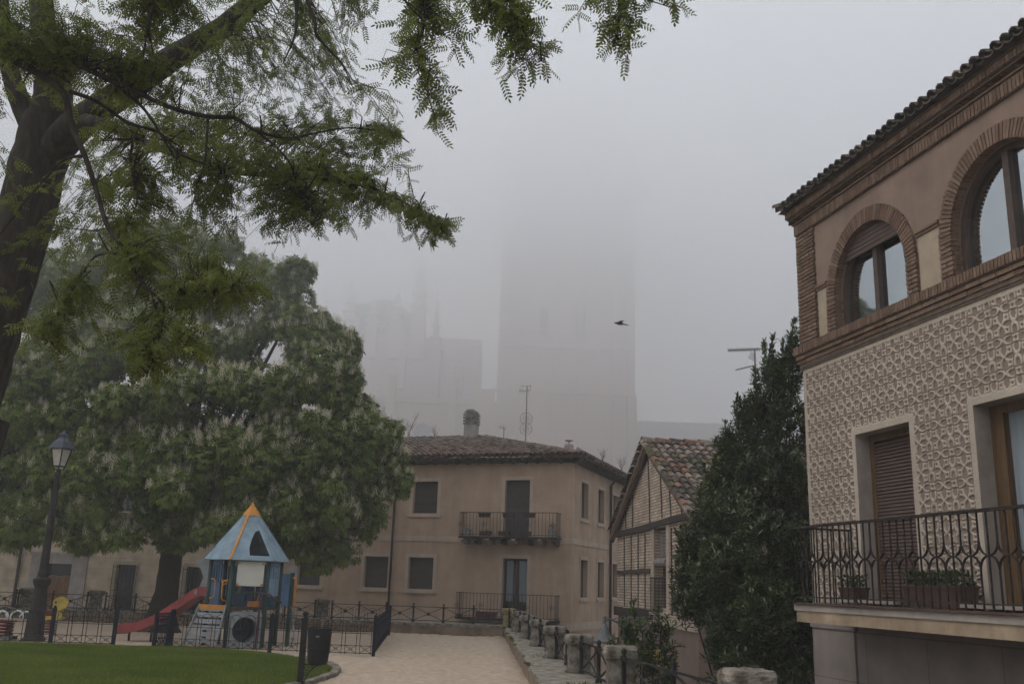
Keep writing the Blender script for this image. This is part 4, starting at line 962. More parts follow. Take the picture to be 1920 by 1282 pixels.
for a, b_ in ((d0, cxm), (cxm, d1)):
    for za in (-1.5, -.5, .55): d.box(a + .12, b_ - .12, .175, .2, za, za + .8)
d.build('door_leaf', M['wood_door'], D_)
for a, b_, c_, e in hl[1:]:
    s_ = MB(); s_.box(a - .14, a, -.03, 0, c_, e + .14); s_.box(b_, b_ + .14, -.03, 0, c_, e + .14); s_.box(a, b_, -.03, 0, e, e + .14); W = s_.build('window', M['beige'], CB)
    d = MB(); d.box(a, b_, .2, .25, c_, e); d.build('pane', M['glass_dark'], W); d = MB()
    for k in range(7): x = a - .1 + (b_ - a + .2) * k / 6; d.bar((x, -.14, c_), (x, -.14, e), .02)
    for z in (c_ + .1, (c_ + e) / 2, e - .1): d.bar((a - .1, -.14, z), (b_ + .1, -.14, z), .02)
    d.build('grille', M['iron'], W)
d = MB(); xx = cx(32)[0]; d.tube([(xx, -.08, STREET), (xx, -.08, 7)], .06, 8); d.build('downpipe', M['pipe'], CB)
bp_ = MB(); bp_.box(-30, -11.15, -.06, -.001, STREET, .12); bp_.build('plinth', M['grey_stone'], CB)
rf = MB(); tiles(rf, (-30, -.5, 7.2), (1, 0, 0), (0, .95, .3), lambda v: (0, 18.9), 5, .25, .5, mats=(0, 2)); rf.face([(-30, -.5, 7.18), (-11, -.5, 7.18), (-11, 4.3, 8.7), (-30, 4.3, 8.7)], 2); rf.build('roof', TM, CB)

# pale building behind the beige house
p = at(1150, 870, 52)
PB2 = thing('pale_building', 'pale plain wall with a sloping top edge showing behind the beige house roof', 'building', (0, 52, 0), 0)
a, b_ = at(1085, 838, 52), at(1215, 915, 52); c_, d_ = at(1085, 852, 52), at(1215, 930, 52)
m_ = MB(); m_.prism([(a.x, a.z - .25), (b_.x, b_.z - .25), (b_.x, STREET), (a.x, STREET)][::-1], lambda u, v, s_: (u, s_ * 6, v)); m_.build('wall', M['pale_wall'], PB2)
m_ = MB(); m_.prism([(a.x - .1, a.z), (b_.x + .1, b_.z), (b_.x + .1, b_.z - .25), (a.x - .1, a.z - .25)][::-1], lambda u, v, s_: (u, -.2 + s_ * 6.4, v)); m_.build('roof', M['conc'], PB2)

# ------------------------------------------------------------------ cathedral in the fog
CY = 115
CT = thing('cathedral', 'huge stone cathedral with a square tower vanishing upwards into the fog', 'cathedral', (0, CY, 0), 0)
def box_w(mb_, x0, x1, y0, y1, z0, z1): mb_.box(x0, x1, y0, y1, z0, z1)
tw = MB(); tx0, tx1 = -1.45, 14.9
tw.wall(tx0, tx1, STREET, 62, [(3.4, 4.5, 31.8, 35.2, 'arch'), (8.0, 9.1, 31.8, 35.2, 'arch'), (2.6, 4.6, 44, 50, 'arch'), (8.6, 10.6, 44, 50, 'arch')], 0, .9)
tw.face([(tx0, 0, STREET), (tx0, 16, STREET), (tx0, 16, 65), (tx0, 0, 65)]); tw.face([(tx1, 0, STREET), (tx1, 16, STREET), (tx1, 16, 65), (tx1, 0, 65)]); tw.face([(tx0, 16, STREET), (tx1, 16, STREET), (tx1, 16, 65), (tx0, 16, 65)]); tw.face([(tx0, 0, 65), (tx1, 0, 65), (tx1, 16, 65), (tx0, 16, 65)])
TW = tw.build('tower', M['cath'], CT)
dk = MB(); dk.box(2, 12, .95, 1.1, 30, 52); dk.build('belfry_opening', M['cath_roof'], TW)
bt = MB()
for x in (tx0 - .2, tx0 + 1.7, 5.1, 8.2, tx1 - 2.3, tx1 - .5):
    w_ = .9 if x in (tx0 - .2, tx1 - .5) else .55; bt.box(x, x + w_, -.6, -.004, STREET, 58)
bt.hexa([(tx1 + .3, -.8, STREET), (tx1 + 1.5, -.8, STREET), (tx1 + 1.5, 3, STREET), (tx1 + .3, 3, STREET), (tx1 + .3, -.8, 24.5), (tx1 + .55, -.8, 24.5), (tx1 + .55, 3, 24.5), (tx1 + .3, 3, 24.5)])
bt.build('buttress', M['cath'], TW)
for z in (24.4, 30.2, 41.5, 53): bd = MB(); bd.box(tx0 - .45, tx1 + .45, -.75, -.605, z, z + .35); bd.build('string_course', M['cath'], TW)
nv = MB(); nv.wall(-32, tx0, STREET, 23.6, [(-11.9, -9.7, 14, 19.5, 'arch'), (-20, -17.6, 14, 19.5, 'arch'), (-28, -25.6, 14, 19.5, 'arch')], 2, .8)
nv.box(-32, tx0, 4, 30, 23.5, 23.6); nv.box(-33, -4.2, 9, 20, 23.6, 33)
NV = nv.build('nave', M['cath'], CT)
dk = MB(); dk.box(-30, -8, 2.9, 3.0, 13, 23); dk.build('window', M['cath_roof'], NV)
dk = MB(); dk.box(-4.4, -1.9, 1.2, 1.98, STREET, 25.0); dk.box(-7.6, -6.7, 1.0, 1.98, STREET, 26.5); dk.box(-15.2, -14.3, 1.0, 1.98, STREET, 26.5); dk.box(-22.6, -21.7, 1.0, 1.98, STREET, 26.5); dk.build('buttress', M['cath'], NV)
cr_ = MB(); cr_.box(-32.3, tx0 - .5, 1.6, 1.98, 23.1, 23.7); cr_.box(-33.2, -4.0, 8.6, 8.98, 32.5, 33.2); cr_.build('cornice', M['cath'], NV)
def pinn(x, z0, z1, w_, y_=8):
    p_ = MB(); hb = (z1 - z0) * .45; p_.box(x - w_, x + w_, y_ - w_, y_ + w_, z0, z0 + hb); p_.lathe([(w_ * 1.5, hb), (w_ * 1.1, hb + .4), (w_ * .55, hb + (z1 - z0 - hb) * .5), (.05, z1 - z0)], (x, y_, z0), 4)
    for q in range(4): zz = z0 + hb + (z1 - z0 - hb) * q / 5; ww = w_ * (1.45 - q * .27); p_.box(x - ww, x + ww, y_ - ww, y_ + ww, zz, zz + .2)
    p_.build('pinnacle', M['cath'], CT)
for x, z0, z1, w_ in [(-12.6, 30, 46, .9), (-10.2, 24, 40, .7), (-15.6, 30, 40.5, .8), (-18.8, 30, 39, .7), (-21.8, 30, 41, .9), (-7.0, 23, 34, .6), (-5.0, 23, 31, .5), (-14.6, 26, 35, .5), (-24.8, 30, 37, .8)]: pinn(x, z0, z1, w_)
ap_ = MB(); ap_.prism([(-24, 33), (-21.5, 37.6), (-17, 38.6), (-13, 36), (-11.8, 33)][::-1], lambda u, v, s_: (u, 9 + s_ * 9, v)); ap_.build('roof', M['cath_roof'], CT)
rw = MB(); rw.box(tx1 + 1.2, 70, 6, 30, STREET, 20.2); rw.build('side_chapel', M['cath'], CT)
rw = MB(); rw.hexa([(tx1 + 1.1, 5.4, 20.2), (71, 5.4, 20.2), (71, 16, 20.2), (tx1 + 1.1, 16, 20.2), (tx1 + 1.1, 15, 24.0), (71, 15, 24.0), (71, 16, 24.0), (tx1 + 1.1, 16, 24.0)]); rw.build('roof', M['cath_roof'], CT)

# ------------------------------------------------------------------ street lamp on the left
LM = thing('street_lamp', 'tall cast iron street lamp with a four sided lantern beside the lawn', 'street lamp', (*at(62, 1200, 22.4).xy, 0.0))
p = MB(); p.lathe([(.26, 0), (.26, .06), (.21, .1), (.19, .5), (.175, .62), (.19, .68), (.17, .75), (.14, 1.18), (.17, 1.24), (.19, 1.30), (.19, 1.36), (.12, 1.42), (.10, 1.55), (.085, 2.2), (.075, 3.3), (.058, 3.68), (.085, 3.72), (.05, 3.78), (.05, 3.86)], n=14); p.build('post', M['lamp_iron'], LM, smooth=False)
LH = MB(); fr = []
zb_, zt_ = 3.93, 4.33; rb, rt = .13, .22
for k in range(4):
    a = k * math.pi / 2 + .5; fr.append((math.cos(a), math.sin(a)))
for x, y_ in fr: LH.bar((x * rb * 1.0, y_ * rb, zb_), (x * rt, y_ * rt, zt_), .022)
for q in range(4):
    (xa, ya), (xb, yb_) = fr[q], fr[(q + 1) % 4]; LH.bar((xa * rb, ya * rb, zb_), (xb * rb, yb_ * rb, zb_), .022); LH.bar((xa * rt, ya * rt, zt_), (xb * rt, yb_ * rt, zt_), .022); LH.tube([(xa * .04, ya * .04, 3.84), (xa * rb * .9, ya * rb * .9, 3.87), (xa * rb, ya * rb, zb_)], .01, 5)
LT = LH.build('lantern', M['lamp_iron'], LM)
gl = MB()
for q in range(4): (xa, ya), (xb, yb_) = fr[q], fr[(q + 1) % 4]; k = .93; gl.face([(xa * rb * k, ya * rb * k, zb_), (xb * rb * k, yb_ * rb * k, zb_), (xb * rt * k, yb_ * rt * k, zt_), (xa * rt * k, ya * rt * k, zt_)])
gl.build('glass', M['lamp_glass'], LT)
tp = MB(); 
def ring4(r, z): return [(x * r, y_ * r, z) for x, y_ in fr]
lv = [ring4(.285, 4.33), ring4(.285, 4.35), ring4(.20, 4.50), ring4(.10, 4.585), ring4(.085, 4.59), ring4(.085, 4.66), ring4(.11, 4.665), ring4(.04, 4.73), ring4(.01, 4.76)]
tp.face(lv[0][::-1])
for A_, B_ in zip(lv, lv[1:]):
    for q in range(4): tp.face([A_[q], A_[(q + 1) % 4], B_[(q + 1) % 4], B_[q]])
tp.build('lantern_roof', M['lamp_roof'], LT)

# bell shaped wall lamp by the gable house
bp_ = at(1133, 1205, 24.0); BLm = thing('wall_lamp', 'grey bell shaped lamp hanging from a wall bracket above the parapet', 'lamp', (bp_.x, bp_.y, bp_.z))
s_ = MB(); s_.lathe([(.255, 0), (.262, .02), (.262, .05), (.21, .08), (.15, .20), (.10, .34), (.06, .42), (.045, .45), (.045, .62), (.02, .64)], n=20); s_.build('shade', M['iron_grey'], BLm, smooth=False)
s_ = MB(); 
ex_ = (4.0 - bp_.x)
s_.tube([(0, 0, .58), (.15, 0, .56), (.35, .1, .47), (ex_ * .75, .3, .25), (ex_, .4, .1)], .022, 7); s_.tube([(0, 0, .50), (.3, .1, .58), (ex_, .4, .66)], .016, 6); s_.build('bracket', M['iron_grey'], BLm)

# ------------------------------------------------------------------ litter bin
bx = at(569, 1200, 15); BN = thing('litter_bin', 'black litter bin hung on a slim iron post at the lawn corner', 'litter bin', (bx.x, 15, 0), R_(3))
p = MB(); p.box(-.045, .045, -.03, .03, 0, 1.0); p.box(-.06, .06, -.045, .045, 0, .08); p.lathe([(.03, 0), (.03, .02), (.022, .03), (.045, .055), (.04, .08), (.01, .1)], (0, 0, 1.0), 10); p.build('post', M['iron'], BN)
b = MB(); n_ = 20; pr = [(.105, .34), (.125, .37), (.133, .42), (.155, .82), (.16, .86), (.148, .87), (.14, .80), (.1, .45)]
b.lathe(pr, (.235, 0, 0), n_); 
for i, (x, y_, z) in enumerate(b.v): b.v[i] = (.235 + (x - .235) * 1.18, y_ * .85, z)
for z, q in ((.56, .142), (.70, .148)): b.lathe([(q * 1.03, 0), (q * 1.06, .006), (q * 1.03, .012)], (.235, 0, z), n_)
BB = b.build('bucket', M['bin'], BN, smooth=False)
b = MB(); b.lathe([(.012, .84), (.012, .9), (.022, .91), (.012, .94)], (.26, 0, 0), 8); b.box(.03, .07, -.02, .02, .8, .84); b.box(.03, .09, -.02, .02, .42, .46); b.build('hinge', M['metal'], BB)
b = MB(); b.box(.20, .25, -.142, -.139, .735, .755); b.build('plate', M['metal'], BB)
b = MB()
def scroll(c, r0, turns, s_=1): return [(c[0] + (r0 * (1 - .8 * q / 20)) * math.cos(q / 20 * turns * 6.283), 0, c[1] + s_ * (r0 * (1 - .8 * q / 20)) * math.sin(q / 20 * turns * 6.283)) for q in range(21)]
b.tube([(.045, 0, .06), (.08, 0, .14), (.13, 0, .24), (.21, 0, .31), (.27, 0, .33)], .009, 6); b.tube(scroll((.085, .27), .045, 1.2), .006, 5); b.tube(scroll((.16, .30), .03, 1.2), .005, 5); b.tube(scroll((.065, .19), .03, 1.2), .005, 5); b.bar((.04, 0, .335), (.30, 0, .335), .02); b.build('scroll_bracket', M['iron'], BN)

# ------------------------------------------------------------------ playground fences
def fence(label, P, Q, mt='iron', unit_=.31, h=.76, posts=(0, 1), pm='iron_blue', dense=False, group='playground fences', name='playground_fence'):
    t = thing(name, label, 'fence' if name != 'gate' else 'gate', (*P, 0), math.atan2(Q[1] - P[1], Q[0] - P[0]), group); L = math.hypot(Q[0] - P[0], Q[1] - P[1]); n_ = max(1, round(L / unit_)); u = L / n_; m_ = MB(); w_ = .012
    m_.bar((0, 0, .07), (L, 0, .07), .016); m_.bar((0, 0, .22), (L, 0, .22), .012); m_.bar((0, 0, .47), (L, 0, .47), .012)
    if dense: m_.bar((0, 0, h - .02), (L, 0, h - .02), .03); m_.bar((0, 0, h - .14), (L, 0, h - .14), .02)
    for k in range(n_):
        x = k * u; a, b_ = x + u * .12, x + u * .88
        for q in (a, b_): m_.bar((q, 0, .04), (q, 0, h - .12 if not dense else h), w_)
        m_.bar((a, .004, .07), (b_, .004, .22), w_ * .8); m_.bar((a, -.004, .22), (b_, -.004, .07), w_ * .8)
        if not dense:
            pts = [(x + u / 2 - math.cos(math.pi * q / 10) * u * .38, 0, h - .12 + math.sin(math.pi * q / 10) * .12) for q in range(11)]
            m_.tube(pts, .006, 4, cap=False)
            pts = [(x + u * 1.0 - math.cos(math.pi * q / 10) * u * .42, .01, h - .16 + math.sin(math.pi * q / 10) * .12) for q in range(11)]
            m_.tube(pts, .005, 4, cap=False)
            pts = [(x + u / 2 + math.cos(6.283 * q / 10) * .035, 0, .145 + math.sin(6.283 * q / 10) * .035) for q in range(11)]; m_.tube(pts, .004, 4, cap=False)
        else:
            for q in (.36, .64): m_.bar((x + u * q, 0, .05), (x + u * q, 0, h), w_)
    m_.build('bars', M[mt], t)
    for f in posts:
        p_ = MB(); p_.box(L * f - .035, L * f + .035, -.035, .035, 0, h + .02); p_.lathe([(.03, 0), (.035, .02), (.01, .05)], (L * f, 0, h + .02), 6); p_.build('post', M[pm], t)
    return t
fence('playground fence of paired thin bars left of the slide end', (-12.6, 21.45), (-8.42, 21.6), posts=(0, .68, 1))
fence('playground fence of paired thin bars in front of the playhouse', (-7.2, 21.55), (-2.75, 21.2), posts=(0, .5))
fence('navy blue side fence running away from the viewer beside the path', (-2.73, 21.24), (-3.38, 29.6), 'iron_blue', posts=(0, 1), dense=True, h=.80)
fence('far playground fence of thin bars in front of the back parapet', (-17, 30.4), (-3.4, 29.7), posts=(0, 1), unit_=.36)
fence('small dark blue gate standing open in front of the slide', (-7.5, 21.5), (-7.42, 22.35), 'iron_blue', posts=(0, 1), dense=True, h=.74, group=None, name='gate')
fence('dark blue gate leaf between the slide end and the lawn', (-7.45, 21.5), (-7.22, 21.52), 'iron_blue', posts=(1,), dense=True, h=.70, group=None, name='gate')

# ------------------------------------------------------------------ playhouse
PC = (-6.05, 22.95); PH = thing('playhouse', 'playground tower with a pale blue pointed roof, orange handles and grey climbing steps', 'playground tower', (*PC, 0), 0)
HA = [202, 262, 322, 22, 82, 142]; RP = .80
cor = [(RP * math.cos(R_(a)), RP * math.sin(R_(a))) for a in HA]
PZ = .90; EZ = 1.95
for i, (x, y_) in enumerate(cor): p = MB(); p.tube([(x, y_, 0), (x, y_, EZ + .02)], .05, 10); p.build('post', M['play_green'], PH, smooth=True)
fl = MB(); fl.prism([(x * 1.0, y_ * 1.0) for x, y_ in cor], lambda u, v, s_: (u, v, PZ - .06 + .06 * s_)); fl.build('platform', M['timber'], PH)
RR = .98; rc = [(RR * math.cos(R_(a)), RR * math.sin(R_(a)), EZ - .02) for a in HA]; apx = Vector((.0, 0, 3.22))
rf = MB()
def rpt(i, u, v, off=0):      # point on roof face i: u along the eave, v towards the apex
    a, b_ = Vector(rc[i]), Vector(rc[(i + 1) % 6]); p = a.lerp(b_, u).lerp(apx, v); nn = (b_ - a).cross(apx - a).normalized(); return p + nn * off
for i in range(6):
    if i == 1:     # face with the big teardrop opening
        hole_ = [(.44, .08), (.94, .08), (.92, .24), (.89, .40), (.84, .54), (.62, .50), (.47, .36), (.41, .20)]
        def q2(u, v): return rpt(1, u, v)
        # tri fan style strips between outline and hole
        outer = [(0, 0), (1, 0), (1, .26), (1, .44), (1, .60), (0, .62), (0, .45), (0, .2)]
        for k in range(8): a, b_ = k, (k + 1) % 8; rf.face([q2(*outer[a]), q2(*outer[b_]), q2(*hole_[b_]), q2(*hole_[a])])
        rf.face([q2(0, .62), q2(1, .60), q2(1, 1)])
        for k in range(8):
            b_ = (k + 1) % 8; rf.face([rpt(1, *hole_[k]), rpt(1, *hole_[b_]), rpt(1, *hole_[b_], -.025), rpt(1, *hole_[k], -.025)])
    else: rf.face([rc[i], rc[(i + 1) % 6], apx])
    if i != 1: rf.face([rpt(i, 0, 0, -.03), rpt(i, 1, 0, -.03), rpt(i, .5, .99, -.03)][::-1])
    if 1: rf.face([rc[i], rc[(i + 1) % 6], rpt(i, 1, 0, -.03), rpt(i, 0, 0, -.03)])
RFo = rf.build('roof', M['play_roof'], PH)
s_ = MB()
for i in range(6):
    a = Vector(rc[i]); s_.bar(a.lerp(apx, .0) + Vector((0, 0, .01)), a.lerp(apx, .9) + Vector((0, 0, .012)), .055 if i == 1 else .02, .02, 0 if i == 1 else 1)
ct = [Vector(c_).lerp(apx, .80) for c_ in rc]; ctr = Vector((0, 0, ct[0].z)); tipo = apx + Vector((0, 0, .06))
for i in range(6): s_.face([ctr + (ct[i] - ctr) * 1.15, ctr + (ct[(i + 1) % 6] - ctr) * 1.15, tipo])
s_.build('roof_tip', [M['play_orange'], M['play_roof']], RFo)
for i in range(6):
    for u in (.12, .88): pass
def side_pt(i, u, z, off=0):
    a, b_ = Vector((*cor[i], 0)), Vector((*cor[(i + 1) % 6], 0)); p = a.lerp(b_, u); nn = (b_ - a).normalized().cross(Vector((0, 0, 1))); return Vector((p.x + nn.x * off, p.y + nn.y * off, z))
def panel(i, u0, u1, z0, z1, mt, name='panel', off=.0, th=.03, slots=0, hole=False):
    m_ = MB(); 
    def pb(ua, ub, za, zb_, o0=off, o1=None):
        o1 = off - th if o1 is None else o1
        m_.hexa([side_pt(i, ua, za, o0), side_pt(i, ub, za, o0), side_pt(i, ub, za, o1), side_pt(i, ua, za, o1), side_pt(i, ua, zb_, o0), side_pt(i, ub, zb_, o0), side_pt(i, ub, zb_, o1), side_pt(i, ua, zb_, o1)])
    if not slots: pb(u0, u1, z0, z1)
    else:
        zs0, zs1 = z0 + (z1 - z0) * .5, z1 - (z1 - z0) * .12; du = (u1 - u0) / (2 * slots + 1)
        pb(u0, u1, z0, zs0); pb(u0, u1, zs1, z1)
        for k in range(slots + 1): pb(u0 + du * 2 * k, u0 + du * (2 * k + 1), zs0, zs1)
    return m_.build(name, M[mt], PH)
panel(0, .08, .50, PZ - .0, EZ - .03, 'play_navy', slots=3)['label'] = 'dark blue side panel with three slots'
panel(1, .14, .88, 1.36, EZ - .05, 'play_white', off=.04)['label'] = 'square off-white front panel'
panel(2, .10, .92, 1.14, EZ - .02, 'play_blue', slots=4)['label'] = 'light blue panel with four slots'
panel(3, .08, .92, PZ, EZ - .1, 'play_mid'); panel(4, .1, .45, PZ, EZ - .15, 'play_mid'); panel(4, .6, .92, PZ, EZ - .15, 'play_mid'); panel(5, .6, .95, PZ, EZ - .1, 'play_mid'); panel(5, .05, .2, PZ, EZ - .1, 'play_mid')
for u, z in ((.17, 1.40), (.85, 1.40), (.17, 1.86), (.85, 1.86)):
    k = MB(); c_ = side_pt(1, u, z, .05); k.lathe([(.028, -.02), (.03, 0), (.02, .02)], c_, 8); k.build('knob', M['play_orange'], PH)
hb = MB(); hb.tube([side_pt(1, 0, 1.22, .0), side_pt(1, 1, 1.22, .0)], .018, 6); hb.build('crossbar', M['play_green'], PH)
# orange handles
def handle(p0, d, h=.48, bend=.09, sh=.0):
    m_ = MB(); p0 = Vector(p0); d = Vector(d); up = Vector((0, 0, 1))
    m_.tube([p0, p0 + d * bend * .8 + up * .02, p0 + d * bend + up * .08, p0 + d * bend + up * (h - .08), p0 + d * bend * .8 + up * (h - .02), p0 + up * h], .018, 7); m_.build('handle', M['play_orange'], PH, smooth=True)
handle(side_pt(0, .12, 1.06, .03), (1, -.35, 0), .44, .12); handle(side_pt(0, .93, 1.02, .03), (-.9, -.45, 0), .46, .12); handle(side_pt(2, 1.35, 1.0, .2), (.9, -.3, 0), .48, .08)
g_ = MB(); g_.tube([side_pt(0, .55, 1.5, .0), side_pt(0, .68, 1.36, .02), side_pt(0, .8, 1.4, .02), side_pt(0, .93, 1.48, .02)], .014, 6); g_.build('grip', M['play_orange'], PH)
# steps on side 0 (lower edge projects towards the viewer)
sn = Vector((-.30, -.954, 0)); sd_ = Vector((.954, -.30, 0)); sc_ = side_pt(0, .50, 0, .10)
ST = MB()
for k in range(6):
    z = .12 + k * .135; off = .42 * (1 - z / PZ) + .02; c_ = sc_ + sn * off; hw = .31 + .02 * (5 - k)
    a, b_ = c_ - sd_ * hw, c_ + sd_ * hw; ST.hexa([a + Vector((0, 0, z)), b_ + Vector((0, 0, z)), b_ - sn * .03 + Vector((0, 0, z)), a - sn * .03 + Vector((0, 0, z)), a + Vector((0, 0, z + .095)) - sn * .02, b_ + Vector((0, 0, z + .095)) - sn * .02, b_ - sn * .06 + Vector((0, 0, z + .095)), a - sn * .06 + Vector((0, 0, z + .095))])
STo = ST.build('steps', M['play_grey'], PH)
ST = MB()
for s2 in (-1, 1): a = sc_ + sn * .46 + sd_ * s2 * .42; b_ = sc_ + sn * .02 + sd_ * s2 * .34 + Vector((0, 0, PZ + .03)); ST.bar(a, b_, .03, .07)
ST.build('stringer', M['play_grey'], STo)
ob = MB(); ob.bar(sc_ + sn * .05 - sd_ * .33 + Vector((0, 0, PZ - .02)), sc_ + sn * .05 + sd_ * .33 + Vector((0, 0, PZ - .02)), .04, .10); ob.build('top_rung', M['play_orange'], STo)
# tunnel under side 1
def ring_panel(i, off, mt):
    m_ = MB(); n_ = 32; r0, r1 = .275, .31; cz = .40; L_ = (Vector(cor[(i + 1) % 6]) - Vector(cor[i])).length; W_ = .36; Hh = .40
    def pt(th, r, o_): return side_pt(i, .5 + r * math.cos(th) / L_, cz + r * math.sin(th), o_)
    def sq(th): c_, s2 = math.cos(th), math.sin(th); k = min(W_ / (abs(c_) + 1e-6), Hh / (abs(s2) + 1e-6)); return k
    for k in range(n_):
        t0, t1 = 6.2832 * k / n_, 6.2832 * (k + 1) / n_
        m_.face([pt(t0, r0, off), pt(t0, sq(t0), off), pt(t1, sq(t1), off), pt(t1, r0, off)]); m_.face([pt(t0, r0, off + .03), pt(t0, r1, off + .03), pt(t1, r1, off + .03), pt(t1, r0, off + .03)])
        m_.face([pt(t0, r1, off), pt(t1, r1, off), pt(t1, r1, off + .03), pt(t0, r1, off + .03)]); m_.face([pt(t0, r0, off + .03), pt(t1, r0, off + .03), pt(t1, r0, off - .9), pt(t0, r0, off - .9)])
    return m_.build('tunnel', M[mt], PH, smooth=False)
ring_panel(1, .02, 'play_grey')
m_ = MB(); m_.face([side_pt(1, .5 + .30 * math.cos(6.2832 * q / 24) / .8, .40 + .30 * math.sin(6.2832 * q / 24), -.86) for q in range(24)]); m_.build('tunnel_shade_disc', M['play_navy'], PH)  # dark disc added to stand in for the shade inside the tunnel
# slide leaving to the left
SL = MB(); prof = [(-.72, .05, 1.13), (-.95, .12, 1.14), (-1.10, .15, 1.08), (-1.5, .25, .80), (-1.95, .38, .50), (-2.3, .48, .34), (-2.5, .54, .27), (-2.85, .62, .24), (-2.95, .65, .20)]
pts = [Vector(p) for p in prof]; hw = .24
def rim(p, k):
    d_ = (pts[min(k + 1, len(pts) - 1)] - pts[max(k - 1, 0)]); d_.z = 0; d_.normalize(); n_ = Vector((-d_.y, d_.x, 0)); hh = .17
    return [p + n_ * hw + Vector((0, 0, hh)), p + n_ * (hw - .03) + Vector((0, 0, hh)), p + n_ * (hw - .05) + Vector((0, 0, .03)), p + n_ * (hw - .1), p - n_ * (hw - .1), p - n_ * (hw - .05) + Vector((0, 0, .03)), p - n_ * (hw - .03) + Vector((0, 0, hh)), p - n_ * hw + Vector((0, 0, hh)), p - n_ * hw - Vector((0, 0, .04)), p + n_ * hw - Vector((0, 0, .04))]
rings = [rim(p, k) for k, p in enumerate(pts)]
for A_, B_ in zip(rings, rings[1:]):
    for q in range(10): SL.face([A_[q], A_[(q + 1) % 10], B_[(q + 1) % 10], B_[q]])
SL.face(rings[0]); SL.face(rings[-1][::-1]); SLo = SL.build('slide', M['play_red'], PH, smooth=False)
for p_, h_ in (((-2.78, .62), .2), ((-2.2, .45), .33)): f_ = MB(); f_.bar((*p_, 0), (*p_, h_), .04); f_.build('foot', M['iron'], SLo)
# grey curved slide side board near the tower
cb = MB(); cpoly = [(0, 0), (-.30, -.0), (-.34, .06), (-.22, .2), (-.16, .40), (-.24, .58), (-.38, .70), (-.36, .76), (-.25, .80), (0, .78)]
cb.prism(cpoly, lambda u, v, s_: (-.80 + u * 1.0, -.1 + s_ * .03, 1.12 + v)); cb.build('side_board', M['play_grey'], PH)
# red pole, second frame at the right
pp = MB(); pp.tube([(.55, -.72, 0), (.57, -.72, 1.05), (.62, -.7, 1.2), (.74, -.6, 1.2), (.84, -.5, 1.08), (.98, -.4, 1.02)], .022, 7); pp.build('fire_pole', M['play_purple'], PH, smooth=True)
p = MB(); p.tube([(1.02, .35, 0), (1.02, .35, 1.72)], .05, 9); p.build('post', M['play_green'], PH); p = MB(); p.tube([(.88, .95, 0), (.88, .95, 1.7)], .05, 9); p.build('post', M['play_green'], PH)
p = MB(); p.box(.93, 1.12, .26, .44, 1.68, 1.82); p.build('post_cap', M['play_grey'], PH)
p = MB(); p.hexa([(.78, .3, .92), (1.0, .35, .92), (.96, .6, .92), (.74, .6, .92), (.78, .3, 1.66), (1.0, .35, 1.66), (.96, .6, 1.66), (.74, .6, 1.66)]); p.build('panel', M['play_mid'], PH)
h_ = MB(); h_.tube([(1.07, .2, .88), (1.16, .15, .95), (1.17, .15, 1.05), (1.13, .15, 1.2), (1.17, .15, 1.4), (1.16, .15, 1.52), (1.07, .2, 1.58)], .018, 7); h_.build('handle', M['play_orange'], PH, smooth=True)
cl_ = MB(); cl_.tube([(1.13, .3, 0), (1.2, .25, .3), (1.12, .3, .6), (1.16, .3, .85)], .02, 6); cl_.tube([(1.3, .1, .02), (1.22, .15, .25), (1.14, .25, .5)], .016, 6)
for q in range(4): cl_.lathe([(.01, -.02), (.05, 0), (.01, .02)], (1.14, .28, .2 + q * .2), 6)
cl_.build('climbing_chain', M['play_grey'], PH)
ins = MB(); ins.box(-.22, .22, -.05, .1, PZ, PZ + .28); ins.box(-.06, .06, -.12, -.05, PZ + .1, PZ + .45); ins.lathe([(.09, 0), (.1, .02), (.02, .04)], (.05, -.14, PZ + .4), 8); ins.build('play_console', M['play_navy'], PH); ins = MB(); ins.box(.15, .42, -.2, -.12, PZ, PZ + .12); ins.bar((.32, -.1, PZ), (.40, -.1, PZ + .4), .03); ins.build('lever', M['play_orange'], PH)

# spring riders
def spring(mb_, c_, r, h, turns=5, rw_=.022):
    pts = [(c_[0] + r * math.cos(q / 12 * 6.283), c_[1] + r * math.sin(q / 12 * 6.283), c_[2] + h * q / (12 * turns)) for q in range(12 * turns + 1)]; mb_.tube(pts, rw_, 6)
q_ = at(92, 1190, 24.6); SR = thing('spring_rider', 'yellow round faced spring rider standing behind the street lamp', 'spring rider', (q_.x, 24.6, 0), 0)
m_ = MB(); spring(m_, (0, 0, .05), .12, .33); m_.build('spring', M['spring_red'], SR, smooth=True); m_ = MB(); m_.lathe([(.16, 0), (.16, .04), (.1, .05)], n=12); m_.build('base', M['conc'], SR)
m_ = MB(); head = [(math.cos(a) * .19 * (1 + .07 * math.sin(3 * a)), math.sin(a) * .17 * (1 + .06 * math.cos(4 * a))) for a in [6.283 * k / 22 for k in range(22)]]
m_.prism(head, lambda u, v, s_: (.18 + u, -.03 + .06 * s_, .76 + v)); m_.prism([(-.02, 0), (-.07, -.02), (-.13, -.1), (-.1, -.18), (-.02, -.2), (.03, -.1)], lambda u, v, s_: (.2 + u + .03, -.02 + .04 * s_, .6 + v)); m_.prism([(-.2, -.08), (.24, -.06), (.3, 0), (.1, .03), (-.2, .02)], lambda u, v, s_: (u, -.12 + .24 * s_, .44 + v)); m_.build('body', M['play_yellow'], SR)
m_ = MB(); m_.lathe([(.028, -.01), (.028, .01)], (0, 0, 0), 10)
for i, (x, y_, z) in enumerate(m_.v): m_.v[i] = (.07 + x, -.035 + z, .79 + y_)
m_.build('eye', M['dark'], SR); m_ = MB(); m_.box(0, .06, -.04, -.03, .64, .70); m_.build('beak', M['play_orange'], SR)
m_ = MB(); m_.box(-.2, .02, -.1, .1, .42, .60); m_.build('seat', M['spring_red'], SR)
